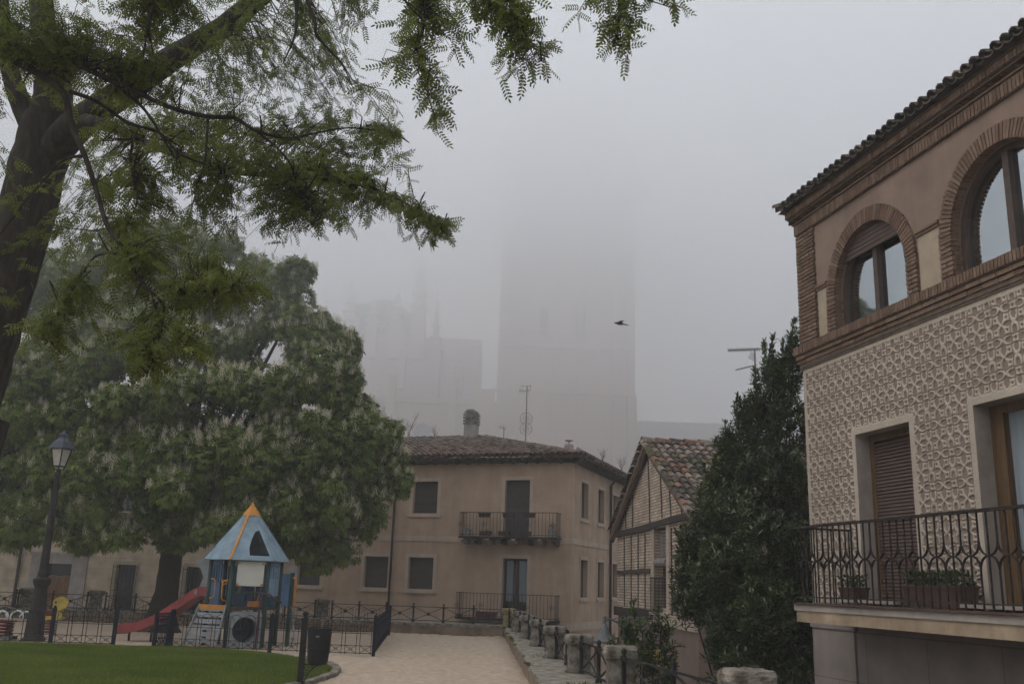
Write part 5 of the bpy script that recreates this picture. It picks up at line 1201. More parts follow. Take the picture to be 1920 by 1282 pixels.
q_ = at(8, 1195, 22.6); SR = thing('spring_rider', 'spring rider with white looped handles at the far left edge', 'spring rider', (q_.x, 22.6, 0), 0)
m_ = MB(); spring(m_, (0, 0, .06), .15, .36, 5, .025); m_.build('spring', M['spring_red'], SR, smooth=True); m_ = MB(); m_.box(-.2, .2, -.2, .2, 0, .09); m_.build('base', M['iron_grey'], SR)
m_ = MB(); m_.prism([(-.6, 0), (.62, 0), (.58, .03), (-.6, .03)], lambda u, v, s_: (u, -.14 + .28 * s_, .44 + v)); m_.build('board', M['beige'], SR); m_ = MB(); m_.box(-.1, .16, -.16, .16, .40, .438); m_.build('bracket', M['spring_red'], SR)
m_ = MB()
for x0_, r_, y0_ in ((-.06, .13, -.1), (.26, .15, -.1), (.36, .13, .1), (-.2, .13, .1)): m_.tube([(x0_ + r_ * math.cos(math.pi * k / 10), y0_, .48 + r_ * 1.15 * math.sin(math.pi * k / 10)) for k in range(11)], .018, 7)
m_.build('handle', M['white_tube'], SR, smooth=True)

# ------------------------------------------------------------------ bird
bq = at(1163, 606, 24); BD = MB()
for i_, (x, z, ry, rz_) in enumerate([(0, 0, 0, 0)]): pass
pr = [(-.155, .0, .004), (-.145, .0, .014), (-.12, .005, .026), (-.095, .003, .024), (-.06, -.004, .036), (.0, -.01, .042), (.05, -.015, .030), (.09, -.022, .016), (.17, -.035, .012)]
BD.tube([(x, 0, z) for x, z, r in pr], [r for x, z, r in pr], 10)
BD.prism([(-.07, 0), (-.05, .10), (.02, .15), (.08, .15), (.05, .07), (.04, 0)], lambda u, v, s_: (u, .03 + v * .8, .015 + v * .35 - .006 * s_)); BD.prism([(-.07, 0), (-.05, .10), (.02, .15), (.08, .15), (.05, .07), (.04, 0)], lambda u, v, s_: (u, -.03 - v * .9, .012 + v * .12 - .006 * s_))
BD.hexa([(.1, -.012, -.03), (.21, -.035, -.045), (.21, .035, -.045), (.1, .012, -.03), (.1, -.012, -.02), (.21, -.035, -.04), (.21, .035, -.04), (.1, .012, -.02)])
o = BD.build('bird', M['bird'], loc=bq, smooth=True); tag(o, 'small dark pigeon flying across the foggy sky right of the tower', 'bird')

# ------------------------------------------------------------------ trees
def limb(mb_, pts, px_w, n=9, jit=.04, sub=5):
    """pts: (px,py,Y), widths in photo pixels -> smooth tapered tube"""
    P = [at(*p) for p in pts]; Rr = [w_ / 2 / FPX * p[1 + 1] for w_, p in zip(px_w, pts)]; Q = []; RR_ = []
    for i in range(len(P) - 1):
        p0, p1, p2, p3 = P[max(i - 1, 0)], P[i], P[i + 1], P[min(i + 2, len(P) - 1)]
        for k in range(sub):
            t_ = k / sub; Q.append(.5 * ((2 * p1) + (p2 - p0) * t_ + (2 * p0 - 5 * p1 + 4 * p2 - p3) * t_ ** 2 + (3 * p1 - p0 - 3 * p2 + p3) * t_ ** 3)); RR_.append(Rr[i] + (Rr[i + 1] - Rr[i]) * t_)
    Q.append(P[-1]); RR_.append(Rr[-1]); mb_.tube(Q, RR_, n, jit=jit); return Q
# robinia in the foreground
RB = thing('robinia_tree', 'big foreground robinia with a thick leaning trunk and feathery leaves across the top left', 'tree', (at(-60, 1150, 10.2).x, 10.2, 0))
RBI = Vector(RB.location)
tk = MB(); nodes = []
def L_(pts, ws, **k): q = limb(tk, pts, ws, **k); nodes.extend(q); return q
tk.tube([(RBI.x - .25, 10.2, -.05), (RBI.x - .2, 10.2, .15), tuple(at(-110, 1000, 10.2)), tuple(at(-40, 780, 10.2))], [.48, .36, .32, .31], 12, jit=.05)
L_([(-75, 800, 10.2), (-32, 680, 10.2), (6, 560, 10.1), (40, 450, 10.0), (65, 340, 10.0), (88, 250, 9.9), (100, 190, 9.8), (95, 120, 9.7), (80, 40, 9.6), (75, -80, 9.5)], [106, 100, 98, 100, 108, 104, 80, 60, 50, 42], n=14, jit=.05)
L_([(95, 290, 9.9), (150, 230, 9.6), (230, 175, 9.2), (330, 105, 8.8), (420, 50, 8.4), (520, -30, 8.0), (640, -110, 7.6)], [76, 64, 56, 50, 44, 38, 32], n=12, jit=.05)
L_([(70, 250, 10), (38, 190, 9.9), (18, 130, 9.8), (8, 60, 9.6), (0, -40, 9.5)], [60, 42, 36, 32, 28], n=10)
L_([(140, 225, 9.7), (200, 235, 9.0), (260, 262, 8.6), (330, 290, 8.3), (420, 320, 8.0), (520, 330, 7.8), (640, 340, 7.6), (740, 370, 7.5), (830, 430, 7.4)], [40, 24, 18, 14, 11, 9, 7, 5, 3])
fg = 6.2
L_([(-60, 60, fg), (0, 95, fg), (35, 118, fg), (75, 140, fg), (120, 176, fg), (136, 240, 6.1), (162, 300, 6.0), (182, 362, 6.0), (204, 430, 5.9), (240, 480, 5.9), (266, 530, 5.8), (300, 562, 5.8), (308, 590, 5.8), (296, 640, 5.8), (276, 700, 5.8)], [24, 20, 18, 17, 14, 12, 11, 10, 9, 8, 7, 6, 5, 4, 2])
L_([(75, 140, fg), (110, 126, fg), (150, 125, fg), (200, 148, 6.3), (250, 170, 6.4), (320, 202, 6.5), (390, 219, 6.6), (440, 222, 6.7), (480, 245, 6.8), (540, 259, 7.0), (600, 248, 7.2), (660, 240, 7.4), (740, 250, 7.5)], [13, 12, 11, 11, 10, 9, 9, 8, 7, 5, 4, 3, 2])
L_([(130, 172, fg), (180, 190, 6.3), (240, 230, 6.5), (300, 250, 6.6), (340, 290, 6.6), (420, 320, 6.7)], [9, 8, 7, 6, 5, 3])
L_([(225, 165, 6.4), (270, 205, 6.5), (300, 250, 6.5), (330, 300, 6.6)], [7, 6, 5, 3]); L_([(390, 218, 6.6), (388, 260, 6.6), (384, 305, 6.6), (372, 340, 6.6)], [6, 5, 4, 2])
L_([(160, 292, 6.0), (120, 300, 6.0), (80, 340, 6.0), (30, 400, 6.0), (0, 440, 6.0)], [7, 6, 5, 4, 3]); L_([(250, 262, 6.6), (245, 310, 6.6), (258, 370, 6.6), (240, 420, 6.6)], [6, 5, 4, 2])
L_([(240, 478, 5.9), (180, 480, 6.0), (140, 540, 6.0), (100, 600, 6.0), (95, 640, 6)], [6, 5, 4, 3, 2]); L_([(300, 565, 5.8), (350, 550, 5.9), (410, 545, 5.9), (465, 545, 5.9)], [5, 4, 3, 2]); L_([(282, 540, 5.8), (300, 600, 5.8), (340, 640, 5.8), (380, 665, 5.8)], [4, 3, 3, 2])
L_([(480, 245, 6.8), (540, 300, 6.9), (560, 360, 7.0), (600, 410, 7.0)], [5, 4, 3, 2])
L_([(555, -20, 6.6), (556, 30, 6.6), (552, 70, 6.6), (530, 120, 6.6)], [9, 7, 5, 2]); L_([(568, -20, 6.6), (590, 40, 6.6), (595, 68, 6.6), (640, 120, 6.8), (660, 160, 7)], [9, 7, 6, 3, 2])
L_([(790, -60, 5.6), (797, 20, 5.6), (790, 70, 5.6), (775, 110, 5.6), (800, 170, 5.6), (815, 225, 5.6)], [7, 6, 5, 3, 2, 2]); L_([(900, -50, 5.4), (950, 20, 5.4), (990, 70, 5.4), (1015, 115, 5.4)], [7, 5, 3, 2]); L_([(900, -50, 5.4), (1040, -60, 5.3), (1150, -10, 5.3), (1160, 40, 5.3), (1165, 85, 5.3)], [8, 6, 4, 3, 2]); L_([(1150, -10, 5.3), (1210, 0, 5.3), (1260, 15, 5.3)], [4, 3, 2])
L_([(640, -110, 7.6), (760, -100, 6.6), (900, -50, 5.6)], [20, 14, 8]); L_([(300, -20, 6.0), (280, 40, 6.0), (268, 110, 6.1)], [8, 6, 3]); L_([(-60, 60, 6.2), (-300, 200, 7.5), (-200, 600, 9), (-60, 790, 10)], [24, 50, 70, 80])
tk_o = tk.build('trunk', M['bark'], RB, smooth=True); tk_o.matrix_parent_inverse = Matrix.Translation(-RBI)
NOD = np.array([v[:] for v in nodes])
# foliage clumps: (px, py, rx, ry, depth, leaves)
BLB = [(420, 200, 80, 50, 8.6, 90), (520, 180, 90, 60, 8.8, 100), (600, 230, 80, 60, 8.6, 90), (560, 100, 70, 50, 8.8, 60), (700, 300, 60, 50, 8.4, 60), (460, 240, 90, 50, 8.8, 80), (330, 240, 80, 50, 8.8, 70), (660, 330, 90, 60, 7.8, 90), (120, 360, 50, 40, 9, 30), (200, 640, 50, 50, 6, 26), (330, 520, 80, 50, 6.3, 50), (60, 50, 110, 80, 6.0, 300), (190, 60, 120, 80, 6.3, 340), (330, 50, 110, 70, 6.6, 300), (260, 120, 130, 60, 6.6, 240), (120, 120, 90, 60, 6.4, 150), (440, 60, 90, 60, 7.4, 90), (20, 190, 40, 80, 7, 60), (190, 205, 90, 50, 7.0, 110),
 (400, 150, 90, 60, 8.2, 110), (480, 130, 80, 60, 8.5, 90), (350, 200, 100, 40, 7.6, 90), (300, 280, 90, 60, 7.4, 130), (430, 270, 100, 60, 7.2, 120), (420, 350, 120, 60, 7.2, 210), (300, 370, 100, 60, 7.0, 180), (540, 380, 110, 60, 7.3, 230), (500, 300, 100, 60, 7.6, 130), (600, 300, 90, 60, 8.0, 130),
 (620, 400, 70, 50, 7.3, 140), (520, 425, 70, 35, 7.2, 90), (400, 420, 80, 40, 7, 110), (700, 390, 60, 40, 7.6, 110), (770, 410, 50, 32, 7.4, 80), (815, 425, 38, 25, 7.3, 70), (640, 330, 70, 40, 8.0, 90), (710, 330, 45, 40, 8.0, 40), (560, 220, 90, 50, 8.4, 120), (650, 200, 70, 60, 8.6, 120), (620, 130, 60, 50, 8.6, 80), (660, 260, 70, 40, 8.4, 90),
 (640, 45, 50, 45, 7.6, 90), (670, 20, 60, 30, 7.4, 60), (590, 60, 40, 50, 7.0, 45), (715, 230, 35, 40, 7.4, 30), (745, 225, 40, 30, 7.0, 30), (740, 280, 14, 40, 6.8, 14), (560, 30, 50, 30, 7, 40),
 (820, 30, 60, 35, 5.8, 80), (790, 100, 50, 50, 5.6, 55), (740, 60, 40, 30, 5.6, 16), (815, 160, 35, 50, 5.6, 34), (820, 220, 24, 36, 5.6, 20), (730, 130, 24, 20, 5.6, 7), (900, 30, 60, 40, 5.5, 100), (960, 60, 55, 50, 5.4, 95), (950, 120, 50, 30, 5.4, 36), (1020, 110, 32, 22, 5.4, 16), (870, 80, 35, 25, 5.8, 26), (985, 20, 40, 30, 5.4, 50), (780, 70, 30, 25, 6, 20), (760, 20, 50, 20, 6, 30),
 (1140, 20, 50, 30, 5.3, 34), (1160, 60, 30, 35, 5.3, 22), (1120, 60, 20, 20, 5.3, 6), (1200, 15, 45, 20, 5.3, 24), (1260, 10, 25, 18, 5.3, 9), (1100, 0, 30, 15, 5.3, 10), (1180, 90, 12, 14, 5.3, 3),
 (60, 330, 50, 70, 7.6, 16), (40, 450, 50, 40, 7, 26), (20, 400, 30, 60, 6, 12), (170, 340, 60, 60, 7.4, 60), (220, 430, 70, 50, 6.4, 90), (150, 410, 50, 50, 8.2, 50), (120, 490, 60, 40, 8.4, 60), (130, 600, 60, 70, 6.0, 60), (60, 620, 50, 50, 6.0, 24), (180, 540, 60, 50, 6.0, 60), (250, 520, 60, 50, 5.9, 70),
 (350, 480, 80, 50, 6.1, 120), (420, 540, 60, 45, 5.9, 90), (340, 570, 60, 45, 5.9, 70), (290, 640, 60, 55, 5.8, 60), (360, 640, 40, 45, 5.8, 45), (270, 700, 35, 35, 5.8, 24), (240, 600, 35, 60, 5.9, 34), (460, 530, 20, 30, 5.9, 12), (20, 560, 40, 60, 8, 26), (90, 650, 36, 40, 6, 14), (-60, 300, 80, 200, 8, 60), (-40, 100, 60, 100, 7, 40),
 (200, 320, 60, 60, 8.8, 60), (100, 400, 40, 40, 9.2, 20), (280, 460, 80, 40, 7.4, 60), (470, 460, 70, 20, 7.2, 24)]
LP, LX, LZ, LS = [], [], [], []; tw = MB()
for (px, py, rx_, ry_, Y, n_) in BLB:
    c = np.array(at(px, py, Y)); sx, sz = rx_ / FPX * Y, ry_ / FPX * Y; sy = min(max(sx, .3), .7)
    n_ = int(n_ * 1.45); sx *= 1.12; sz *= 1.12
    nt_ = max(2, n_ // 7)
    for k in range(nt_):      # sprays: a twig that carries leaves along it
        u = nr.normal(size=3); u /= np.linalg.norm(u); r_ = nr.uniform(0, 1) ** .45
        tip = c + u * r_ * np.array([sx, sy, sz]) * .95
        j = np.argmin(((NOD - tip) ** 2).sum(1)); root = NOD[j]; d_ = tip - root; dist = np.linalg.norm(d_) + 1e-6
        ln_ = min(dist, nr.uniform(.35, .7)); st_ = tip - d_ / dist * ln_ + np.array([0, 0, .05]); mid = (st_ + tip) / 2 + np.array([nr.normal(0, .03), nr.normal(0, .03), .05 + nr.normal(0, .03)])
        if dist < 1.6 and nr.uniform() < .5: m2 = (root + st_) / 2 + nr.normal(0, .06, 3); tw.tube([tuple(root), tuple(m2), tuple(st_), tuple(mid), tuple(tip)], [.007, .005, .0035, .0025, .0016], 4, cap=False)
        else: tw.tube([tuple(st_), tuple(mid), tuple(tip)], [.0035, .0025, .0016], 4, cap=False)
        for q in range(8 if nt_ * 7 >= n_ else 7):
            f_ = nr.uniform(0, 1); p = (1 - f_) ** 2 * st_ + 2 * f_ * (1 - f_) * mid + f_ ** 2 * tip
            out = nr.normal(size=3); out[2] = out[2] * .5 - .45; out += (tip - st_) / ln_ * .5
            LP.append(p); LX.append(out); zz_ = nr.normal(size=3) * .9; zz_[2] += .6; LZ.append(zz_); LS.append(nr.uniform(.085, .16))
tw_o = tw.build('twigs', M['bark_dark'], RB); tw_o.matrix_parent_inverse = Matrix.Translation(-RBI)
TV, TF = [], []
def leaflet(x, y0, ang, l, w_, dz):
    ca, sa = math.cos(ang), math.sin(ang); i = len(TV)
    for u, v, z in ((0, 0, 0), (.35, -.5, .03), (.8, -.42, 0), (1, 0, -.06), (.8, .42, 0), (.35, .5, .03)): TV.append((x + ca * u * l - sa * v * w_, y0 + sa * u * l + ca * v * w_, dz * u + z * l))
    TF.append((i, i + 1, i + 2, i + 3)); TF.append((i, i + 3, i + 4, i + 5))
for k in range(6):
    x = .18 + k * .14
    for s_ in (-1, 1): leaflet(x, 0, s_ * R_(68), .20, .085, -.05)
leaflet(.96, 0, 0, .2, .085, -.06); i = len(TV); TV += [(0, -.008, 0), (1, -.005, 0), (1, .005, 0), (0, .008, 0)]; TF.append((i, i + 1, i + 2, i + 3))
LP, LX, LZ, LS = map(np.array, (LP, LX, LZ, LS))
TV_ = np.array(TV); TV_[:, 2] -= TV_[:, 0] ** 2 * .18
V, F = instance(TV_, TF, LP, frames(LX, LZ), LS)
o = np_mesh('crown', V, F, M['leaf_robinia'], RB); o.matrix_parent_inverse = Matrix.Translation(-RBI)

# horse chestnuts
def chestnut(root, label, blobs, trunk, seed, nleaf, limbs):
    global nr
    T = thing('chestnut_tree', label, 'tree', root); inv = Matrix.Translation(-Vector(root)); tk = MB()
    for pts, ws in trunk: limb(tk, pts, ws, n=14, jit=.05)
    C_ = np.array([at(b[0], b[1], b[4] if len(b) > 4 else 27.5)[:] for b in blobs]); Rr = np.array([b[2] / FPX * (b[4] if len(b) > 4 else 27.5) for b in blobs]); Rz = np.array([b[3] / FPX * (b[4] if len(b) > 4 else 27.5) for b in blobs])
    hub = at(*limbs)
    for c in C_:
        m1 = hub.lerp(Vector(c), .5) + Vector((0, 0, -.4)); tk.tube([hub, m1, Vector(c)], [.16, .09, .03], 6)
    o = tk.build('trunk', M['bark_dark'], T, smooth=True); o.matrix_parent_inverse = inv
    wgt = Rr * Rz; wgt /= wgt.sum(); P, N = [], []
    for i, c in enumerate(C_):
        # each blob is itself a cluster of lumps
        m = int(nleaf * wgt[i]); nl = 12; lc = unit(nl) * (nr.uniform(.45, .78, (nl, 1))); lr = nr.uniform(.26, .46, nl)
        which = nr.integers(0, nl, m); d = unit(m); d[:, 2] = np.where(nr.uniform(0, 1, m) < .35, np.abs(d[:, 2]), d[:, 2]); rad = nr.uniform(.35, 1.0, m) ** .33
        q = lc[which] + d * (lr[which] * rad)[:, None]; sy = min(Rr[i], 2.2)
        P.append(c + q * np.array([Rr[i], sy, Rz[i]])); N.append(d)
    P = np.concatenate(P); N = np.concatenate(N)
    # drop leaves buried deep inside other blobs
    dep = np.zeros(len(P))
    for i, c in enumerate(C_): r_ = np.linalg.norm((P - c) / np.array([Rr[i], min(Rr[i], 2.2), Rz[i]]), axis=1); dep += (r_ < .5)
    P, N = P[dep < 2], N[dep < 2]; n_ = len(P)
    TV, TF = [], []
    for k, a in enumerate((-75, -38, 0, 38, 75)):
        l = (.62, .9, 1, .9, .62)[k]; ca, sa = math.cos(R_(a)), math.sin(R_(a)); i = len(TV)
        for u, v, z in ((.02, 0, 0), (.62, -.17, -.02), (1, 0, -.38), (.62, .17, -.02)): TV.append((ca * u * l - sa * v * l, sa * u * l + ca * v * l, z * l))
        TF.append((i, i + 1, i + 2, i + 3))
    X = N * .8 + unit(n_) * .55; X[:, 2] -= .25; Z = N * .35 + unit(n_) * .35; Z[:, 2] += 1.0
    V, F = instance(TV, TF, P, frames(X, Z), nr.uniform(.14, .23, n_)); o = np_mesh('crown', V, F, M['leaf_chestnut'], T); o.matrix_parent_inverse = inv
    # flower candles: on outward and upward facing leaves
    sel = np.where((N[:, 2] > -.35) & (P[:, 1] < np.array(root)[1] + 2.5) & (N[:, 1] < .35))[0]
    dep2 = np.zeros(len(sel))
    for i, c in enumerate(C_): r_ = np.linalg.norm((P[sel] - c) / np.array([Rr[i], min(Rr[i], 2.2), Rz[i]]), axis=1); dep2 += (r_ < .8)
    sel = sel[dep2 < 2]; nr.shuffle(sel); sel = sel[:int(len(blobs) * 80)]
    FV, FF = [], []
    for k in range(26):
        h = k / 26; rr = .38 * (1 - h) ** .7 * math.sin(min(1, h * 6 + .35) * 1.57); a = k * 2.4; c_ = (rr * math.cos(a), rr * math.sin(a), h)
        s = .085 * (1.1 - h * .6); i = len(FV); FV += [(c_[0] + s, c_[1], c_[2] - s * .5), (c_[0] - s * .5, c_[1] + s * .87, c_[2]), (c_[0] - s * .5, c_[1] - s * .87, c_[2]), (c_[0] * 1.2, c_[1] * 1.2, c_[2] + s)]
        FF += [(i, i + 1, i + 3), (i + 1, i + 2, i + 3), (i + 2, i, i + 3)]
    i = len(FV); FV += [(.07 * math.cos(q * 2.094), .07 * math.sin(q * 2.094), -.12) for q in range(3)] + [(0, 0, 1.05)]; FF += [(i, i + 1, i + 3), (i + 1, i + 2, i + 3), (i + 2, i, i + 3)]
    FP = P[sel] + N[sel] * .10; lean = N[sel] * .3 + nr.normal(0, .15, (len(sel), 3)); lean[:, 2] = 1; sz = nr.uniform(.15, .26, len(sel))
    lean /= np.linalg.norm(lean, axis=1, keepdims=True); sx_ = np.cross(lean, unit(len(sel))); Fr = frames(sx_, lean)
    # nearest 100 as parts of their own
    order = np.argsort(np.linalg.norm(FP - np.array([0, 0, EYE]), axis=1)); first, rest = order[:100], order[100:]
    me = bpy.data.meshes.new('flower_spike'); me.from_pydata([tuple(v) for v in FV], [], FF); me.materials.append(M['flower_white'])
    for j in first:
        o = bpy.data.objects.new('flower_spike', me); COL.objects.link(o); o.parent = T; mt = Matrix([list(Fr[j][r]) for r in range(3)]).to_4x4() @ Matrix.Scale(sz[j], 4); mt.translation = Vector(FP[j]); o.matrix_parent_inverse = inv; o.matrix_basis = mt
    V, F = instance(FV, FF, FP[rest], Fr[rest], sz[rest]); o = np_mesh('flower_spikes', V, F, M['flower_white'], T); o.matrix_parent_inverse = inv; o['kind'] = 'stuff'
    return T
cb1 = [(520, 890, 70, 55, 26.3), (560, 920, 60, 45, 26), (480, 910, 60, 50, 25.8), (600, 620, 45, 40, 27.3), (650, 720, 30, 60, 27), (540, 600, 60, 40, 27.5), (620, 700, 60, 100, 26.8), (240, 480, 90, 60, 29), (330, 450, 70, 45, 29.5), (660, 800, 60, 60, 26.8), (260, 580, 100, 70, 28.5), (400, 480, 60, 45, 29), (330, 520, 95, 75, 29), (410, 560, 80, 70, 28.5), (520, 545, 75, 65, 28), (470, 520, 50, 40, 28), (555, 510, 40, 32, 28), (330, 640, 110, 80, 27), (440, 640, 90, 60, 28), (600, 690, 72, 72, 27), (560, 640, 50, 35, 27), (640, 650, 32, 32, 27), (500, 740, 95, 60, 26), (640, 760, 38, 40, 27), (400, 730, 90, 50, 25.5), (300, 760, 100, 70, 25.5),
       (560, 830, 90, 70, 25.5), (680, 850, 82, 75, 27), (720, 820, 45, 45, 27), (740, 890, 38, 45, 27), (450, 860, 100, 80, 25), (330, 880, 100, 80, 25), (230, 900, 90, 80, 25.5), (600, 930, 90, 70, 25.8), (690, 940, 60, 50, 27), (500, 970, 95, 60, 25.5), (640, 1020, 42, 60, 27), (590, 1030, 45, 40, 26.5), (400, 975, 90, 45, 25.5), (270, 980, 80, 45, 26), (230, 800, 80, 80, 26), (230, 650, 90, 80, 27.5), (690, 990, 25, 25, 27), (540, 1000, 70, 50, 26.5), (340, 1005, 60, 30, 26.5)]
chestnut((-9.45, 27.3, 0), 'large horse chestnut covered in pale flower candles behind the playhouse', cb1,
    [([(298, 1200, 27.3), (302, 1165, 27.3), (312, 1110, 27.3), (322, 1040, 27.3), (330, 980, 27.3), (345, 900, 27.3)], [92, 58, 42, 38, 40, 34]), ([(330, 980, 27.3), (420, 900, 27), (500, 800, 27)], [34, 22, 10]), ([(328, 1000, 27.3), (260, 900, 27.3), (200, 800, 27.3)], [30, 20, 10])], 3, 62000, (332, 950, 27.3))
cb2 = [(90, 700, 80, 60, 28.5), (170, 720, 70, 50, 28), (60, 500, 60, 40, 31.5), (60, 560, 90, 70, 31), (130, 540, 90, 60, 31), (20, 680, 90, 80, 30), (140, 650, 90, 70, 30), (40, 780, 110, 80, 29), (150, 790, 90, 70, 28), (30, 880, 110, 80, 28.5), (130, 890, 90, 70, 27.5), (60, 970, 100, 50, 28), (150, 985, 70, 50, 27.5), (-60, 800, 120, 150, 29.5), (-60, 960, 100, 60, 29), (200, 1000, 40, 35, 27), (-80, 620, 100, 80, 31), (30, 1010, 60, 30, 28.5), (100, 590, 70, 50, 31), (210, 520, 70, 50, 31), (220, 570, 60, 50, 31)]
chestnut((at(-120, 1150, 29).x, 29, 0), 'second horse chestnut in flower whose crown fills the left edge behind the street lamp', cb2, [([(-135, 1210, 29), (-125, 1100, 29), (-110, 980, 29), (-90, 880, 29)], [100, 70, 62, 50])], 4, 42000, (-90, 900, 29))

# leafy shrubs
def shrub(name, label, root, blobs, n_, mt, size, ratio, shoots=(), cat='shrub', stems=(), openf=.0):
    T = thing(name, label, cat, root); inv = Matrix.Translation(-Vector(root)); st = MB(); P, X = [], []
    A = np.array([b[2] * b[3] for b in blobs], float); A /= A.sum()
    for i, (px, py, rx_, ry_, Y) in enumerate(blobs):
        c = np.array(at(px, py, Y)[:]); r = np.array([rx_, max(min(rx_, 70), 30), ry_]) / FPX * Y; m = int(n_ * A[i]); ns = max(3, m // 14)
        st.tube([Vector(root) + Vector((rnd.uniform(-.1, .1), rnd.uniform(-.1, .1), 0)), (Vector(root) + Vector(c)) / 2 + Vector((0, 0, .2)), Vector(c)], [.03, .02, .008], 5)
        d = unit(ns); d[:, 1] = np.where(nr.uniform(0, 1, ns) < .4, -np.abs(d[:, 1]), d[:, 1]); rr = nr.uniform(.3, 1.0, ns) ** .45
        for j in range(ns):
            tip = c + d[j] * rr[j] * r; up = np.array([d[j][0] * .5, d[j][1] * .5, 1.0]) + nr.normal(0, .25, 3); up /= np.linalg.norm(up); L = nr.uniform(.12, .28)
            if rr[j] > .9: st.tube([tuple(tip - up * L), tuple(tip)], [.004, .002], 3, cap=False)
            for q in range(14):
                f_ = q / 14; p = tip - up * L * (1 - f_); a = q * 2.4; s_ = np.cross(up, [1, .1, 0]); s_ /= np.linalg.norm(s_); t_ = np.cross(up, s_); o_ = s_ * math.cos(a) + t_ * math.sin(a); P.append(p); X.append(o_ + up * nr.uniform(.3, 1.1) + nr.normal(0, .15, 3))
    for (pa, pb, Y, w_) in shoots:
        a, b_ = np.array(at(*pa, Y)[:]), np.array(at(*pb, Y)[:]); L = np.linalg.norm(b_ - a); st.tube([tuple(a), tuple((a + b_) / 2 + nr.normal(0, .02, 3)), tuple(b_)], [.012, .008, .003], 5, cap=False); up = (b_ - a) / L
        for q in range(int(L * w_)):
            f_ = nr.uniform(0, 1); p = a + (b_ - a) * f_ + nr.normal(0, .035 * (1.1 - f_), 3); o_ = unit(1)[0]; P.append(p); X.append(o_ * .8 + up * 1.1)
    P, X = np.array(P), np.array(X); m = len(P)
    V, F = instance([(0, 0, 0), (.35, -ratio, .02), (.75, -ratio * .8, -.02), (1, 0, -.1), (.75, ratio * .8, -.02), (.35, ratio, .02)], [(0, 1, 2, 3), (0, 3, 4, 5)], P, frames(X, unit(m) * .5 + np.array([0, -.2, 1])), nr.uniform(size * .7, size * 1.25, m))
    o = np_mesh('foliage', V, F, M[mt], T); o.matrix_parent_inverse = inv; o = st.build('stems', M['bark_dark'], T); o.matrix_parent_inverse = inv; return T
SB = [(1405, 775, 34, 45, 15.6), (1370, 835, 34, 40, 15.5), (1488, 650, 20, 42, 15.5), (1350, 900, 34, 40, 15.4), (1450, 690, 26, 36, 15.6), (1290, 1010, 30, 36, 15), (1480, 700, 35, 45, 15.6), (1445, 735, 40, 60, 15.6), (1420, 790, 45, 50, 15.6), (1475, 800, 50, 70, 15.3), (1400, 850, 50, 50, 15.5), (1365, 880, 42, 40, 15.5), (1340, 930, 42, 40, 15.4), (1440, 900, 70, 70, 15), (1380, 960, 70, 60, 14.8), (1325, 985, 38, 45, 15.2), (1490, 930, 40, 90, 14.8), (1300, 1050, 42, 50, 15), (1290, 1110, 34, 45, 15), (1350, 1060, 60, 60, 14.5), (1430, 1030, 80, 80, 14.3), (1490, 1050, 45, 80, 14.2), (1330, 1130, 45, 40, 14.8), (1370, 1160, 55, 70, 14.4), (1450, 1150, 80, 90, 14), (1400, 1250, 65, 70, 14.2), (1480, 1260, 60, 80, 14), (1345, 1200, 22, 40, 14.8), (1505, 1150, 30, 100, 14), (1430, 1330, 90, 60, 14.2)]
SH = [((1478, 690), (1490, 600), 15.6, 120), ((1440, 700), (1450, 628), 15.6, 150), ((1462, 700), (1468, 640), 15.6, 130), ((1434, 720), (1432, 640), 15.6, 150), ((1420, 760), (1415, 690), 15.6, 130), ((1400, 810), (1383, 740), 15.6, 110), ((1408, 810), (1402, 742), 15.6, 110), ((1385, 820), (1380, 745), 15.6, 80), ((1370, 860), (1360, 790), 15.5, 110), ((1330, 900), (1318, 870), 15.4, 120), ((1280, 1020), (1268, 1000), 15, 120), ((1285, 1100), (1258, 1070), 15, 100), ((1480, 710), (1476, 650), 15.6, 140), ((1352, 1180), (1335, 1192), 14.6, 150), ((1345, 1240), (1318, 1232), 14.6, 90), ((1350, 1270), (1305, 1275), 14.4, 80), ((1345, 880), (1340, 850), 15.4, 120)]
shrub('laurel_shrub', 'tall dense dark green laurel shrub growing between the gable house and the balcony building', (3.9, 14.9, STREET), SB, 62000, 'leaf_laurel', .098, .15, SH, cat='shrub')
BB_ = [(1205, 1180, 40, 34, 14.2), (1240, 1170, 22, 28, 14.2), (1170, 1190, 26, 26, 14.2), (1200, 1230, 36, 30, 14.0), (1250, 1200, 16, 22, 14.2), (1255, 1250, 22, 22, 14), (1180, 1160, 16, 22, 14.3), (1230, 1270, 30, 24, 14)]
BS = [((1190, 1160), (1187, 1128), 14.2, 90), ((1235, 1160), (1232, 1140), 14.2, 100), ((1250, 1220), (1278, 1210), 14, 80), ((1240, 1250), (1268, 1232), 14, 80), ((1160, 1195), (1135, 1212), 14.2, 90), ((1262, 1180), (1268, 1170), 14, 80)]
BU = shrub('bush', 'loose green bush with small yellow flowers behind the big whitish pillar', (2.05, 14.2, STREET), BB_, 1700, 'leaf_bush', .095, .17, BS, cat='bush')
n = 60; c = np.array([at(px, py, 13.9)[:] for px, py in ((1176, 1212), (1228, 1222), (1232, 1232), (1222, 1228), (1245, 1245))]); P = c[nr.integers(0, 5, n)] + nr.normal(0, .035, (n, 3))
V, F = instance([(0, -.4, 0), (1, -.4, 0), (1, .4, .2), (0, .4, 0)], [(0, 1, 2, 3)], P, frames(unit(n), unit(n)), nr.uniform(.015, .03, n)); o = np_mesh('flowers', V, F, M['flower_yellow'], BU); o.matrix_parent_inverse = Matrix.Translation(-Vector(BU.location)); o['kind'] = 'stuff'

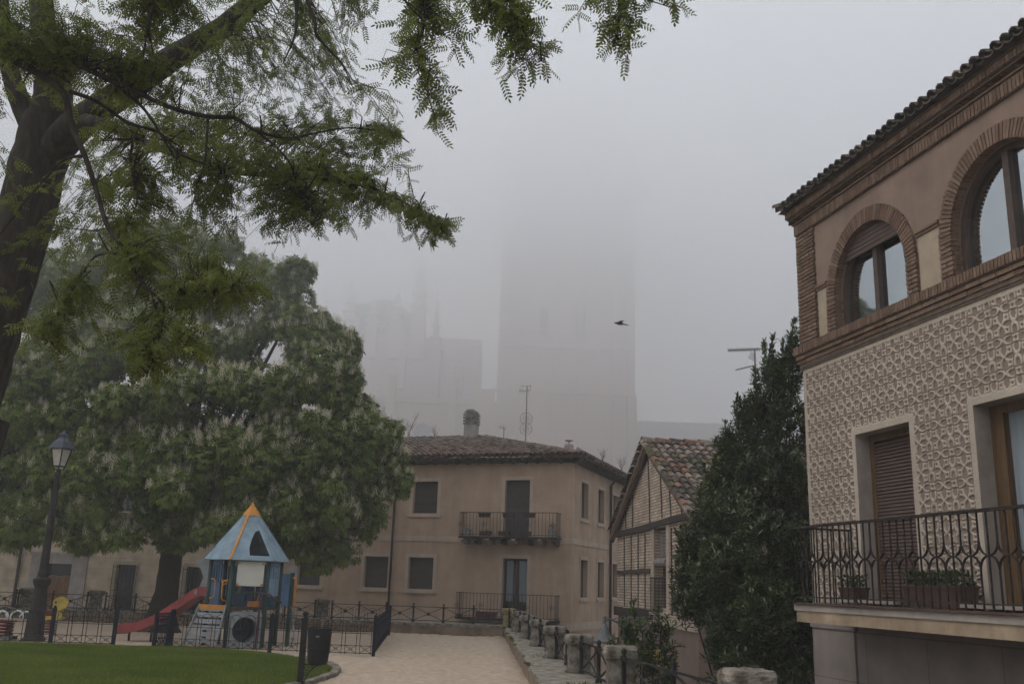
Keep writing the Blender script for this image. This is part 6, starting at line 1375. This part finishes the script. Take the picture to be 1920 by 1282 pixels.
# bare saplings behind the beige house roof
def sapling(label, px, py0, py1, Y, n_, spread):
    b = at(px, py0, Y); T = thing('bare_sapling', label, 'sapling', b, group='bare saplings behind the roof'); h = (py0 - py1) / FPX * Y; m_ = MB()
    for k in range(n_):
        a = rnd.uniform(-spread, spread); L = h * rnd.uniform(.55, 1); m_.tube([(0, 0, -1.5), (a * .1 * L, 0, L * .4), (a * L * .7, rnd.uniform(-.2, .2), L)], [.012, .008, .004], 4, cap=False)
        for q in range(3): f_ = rnd.uniform(.4, .8); x, z = a * L * .7 * f_, L * f_; m_.tube([(x, 0, z), (x + rnd.uniform(-.25, .25), rnd.uniform(-.1, .1), z + rnd.uniform(.15, .4))], [.005, .003], 3, cap=False)
    m_.build('stems', M['wood_dark'], T); return T
sapling('leafless thin sapling beside the chestnut crown above the roof', 765, 828, 765, 44, 6, .5); sapling('faint leafless sapling between the chestnut and the chimney', 815, 828, 795, 46, 5, .9)
sapling('thin leafless shoots above the right slope of the beige house roof', 1130, 872, 838, 46, 6, .35); sapling('thin leafless shoots lower down the right slope, nearest the gable house', 1165, 888, 850, 48, 6, .5)

# ------------------------------------------------------------------ haze and fog bank
def volume(name, x0, x1, y0, y1, z0, z1, dens, col=(.925, .938, .955), label=None):
    m_ = MB(); m_.box(x0, x1, y0, y1, z0, z1); mt = bpy.data.materials.new(name); mt.use_nodes = True; t = mt.node_tree; t.nodes.remove(t.nodes['Principled BSDF'])
    v = t.nodes.new('ShaderNodeVolumePrincipled'); v.inputs['Density'].default_value = dens; v.inputs['Color'].default_value = (*col, 1); v.inputs['Anisotropy'].default_value = .2
    t.links.new(v.outputs[0], t.nodes['Material Output'].inputs['Volume']); o = m_.build(name, mt); o['kind'] = 'stuff'; o['label'] = label or name; return o
volume('haze', -255, 255, -65, 265, STREET - 1.2, 66, HAZE_D, label='thin even mist filling the square')
for i, (z0, d_) in enumerate([(6.5, .0035), (15, .0055), (24, .014), (36, .032)]): volume('fog_bank', -250, 250, 8 + i * 2, 260, z0, 65.5, d_, label='low fog bank thickening with height over the cathedral')
volume('fog_bank', -250, 250, 62, 260, STREET - .5, 64.5, .0095, (.94, .932, .925), label='thicker low fog lying between the houses and the cathedral')
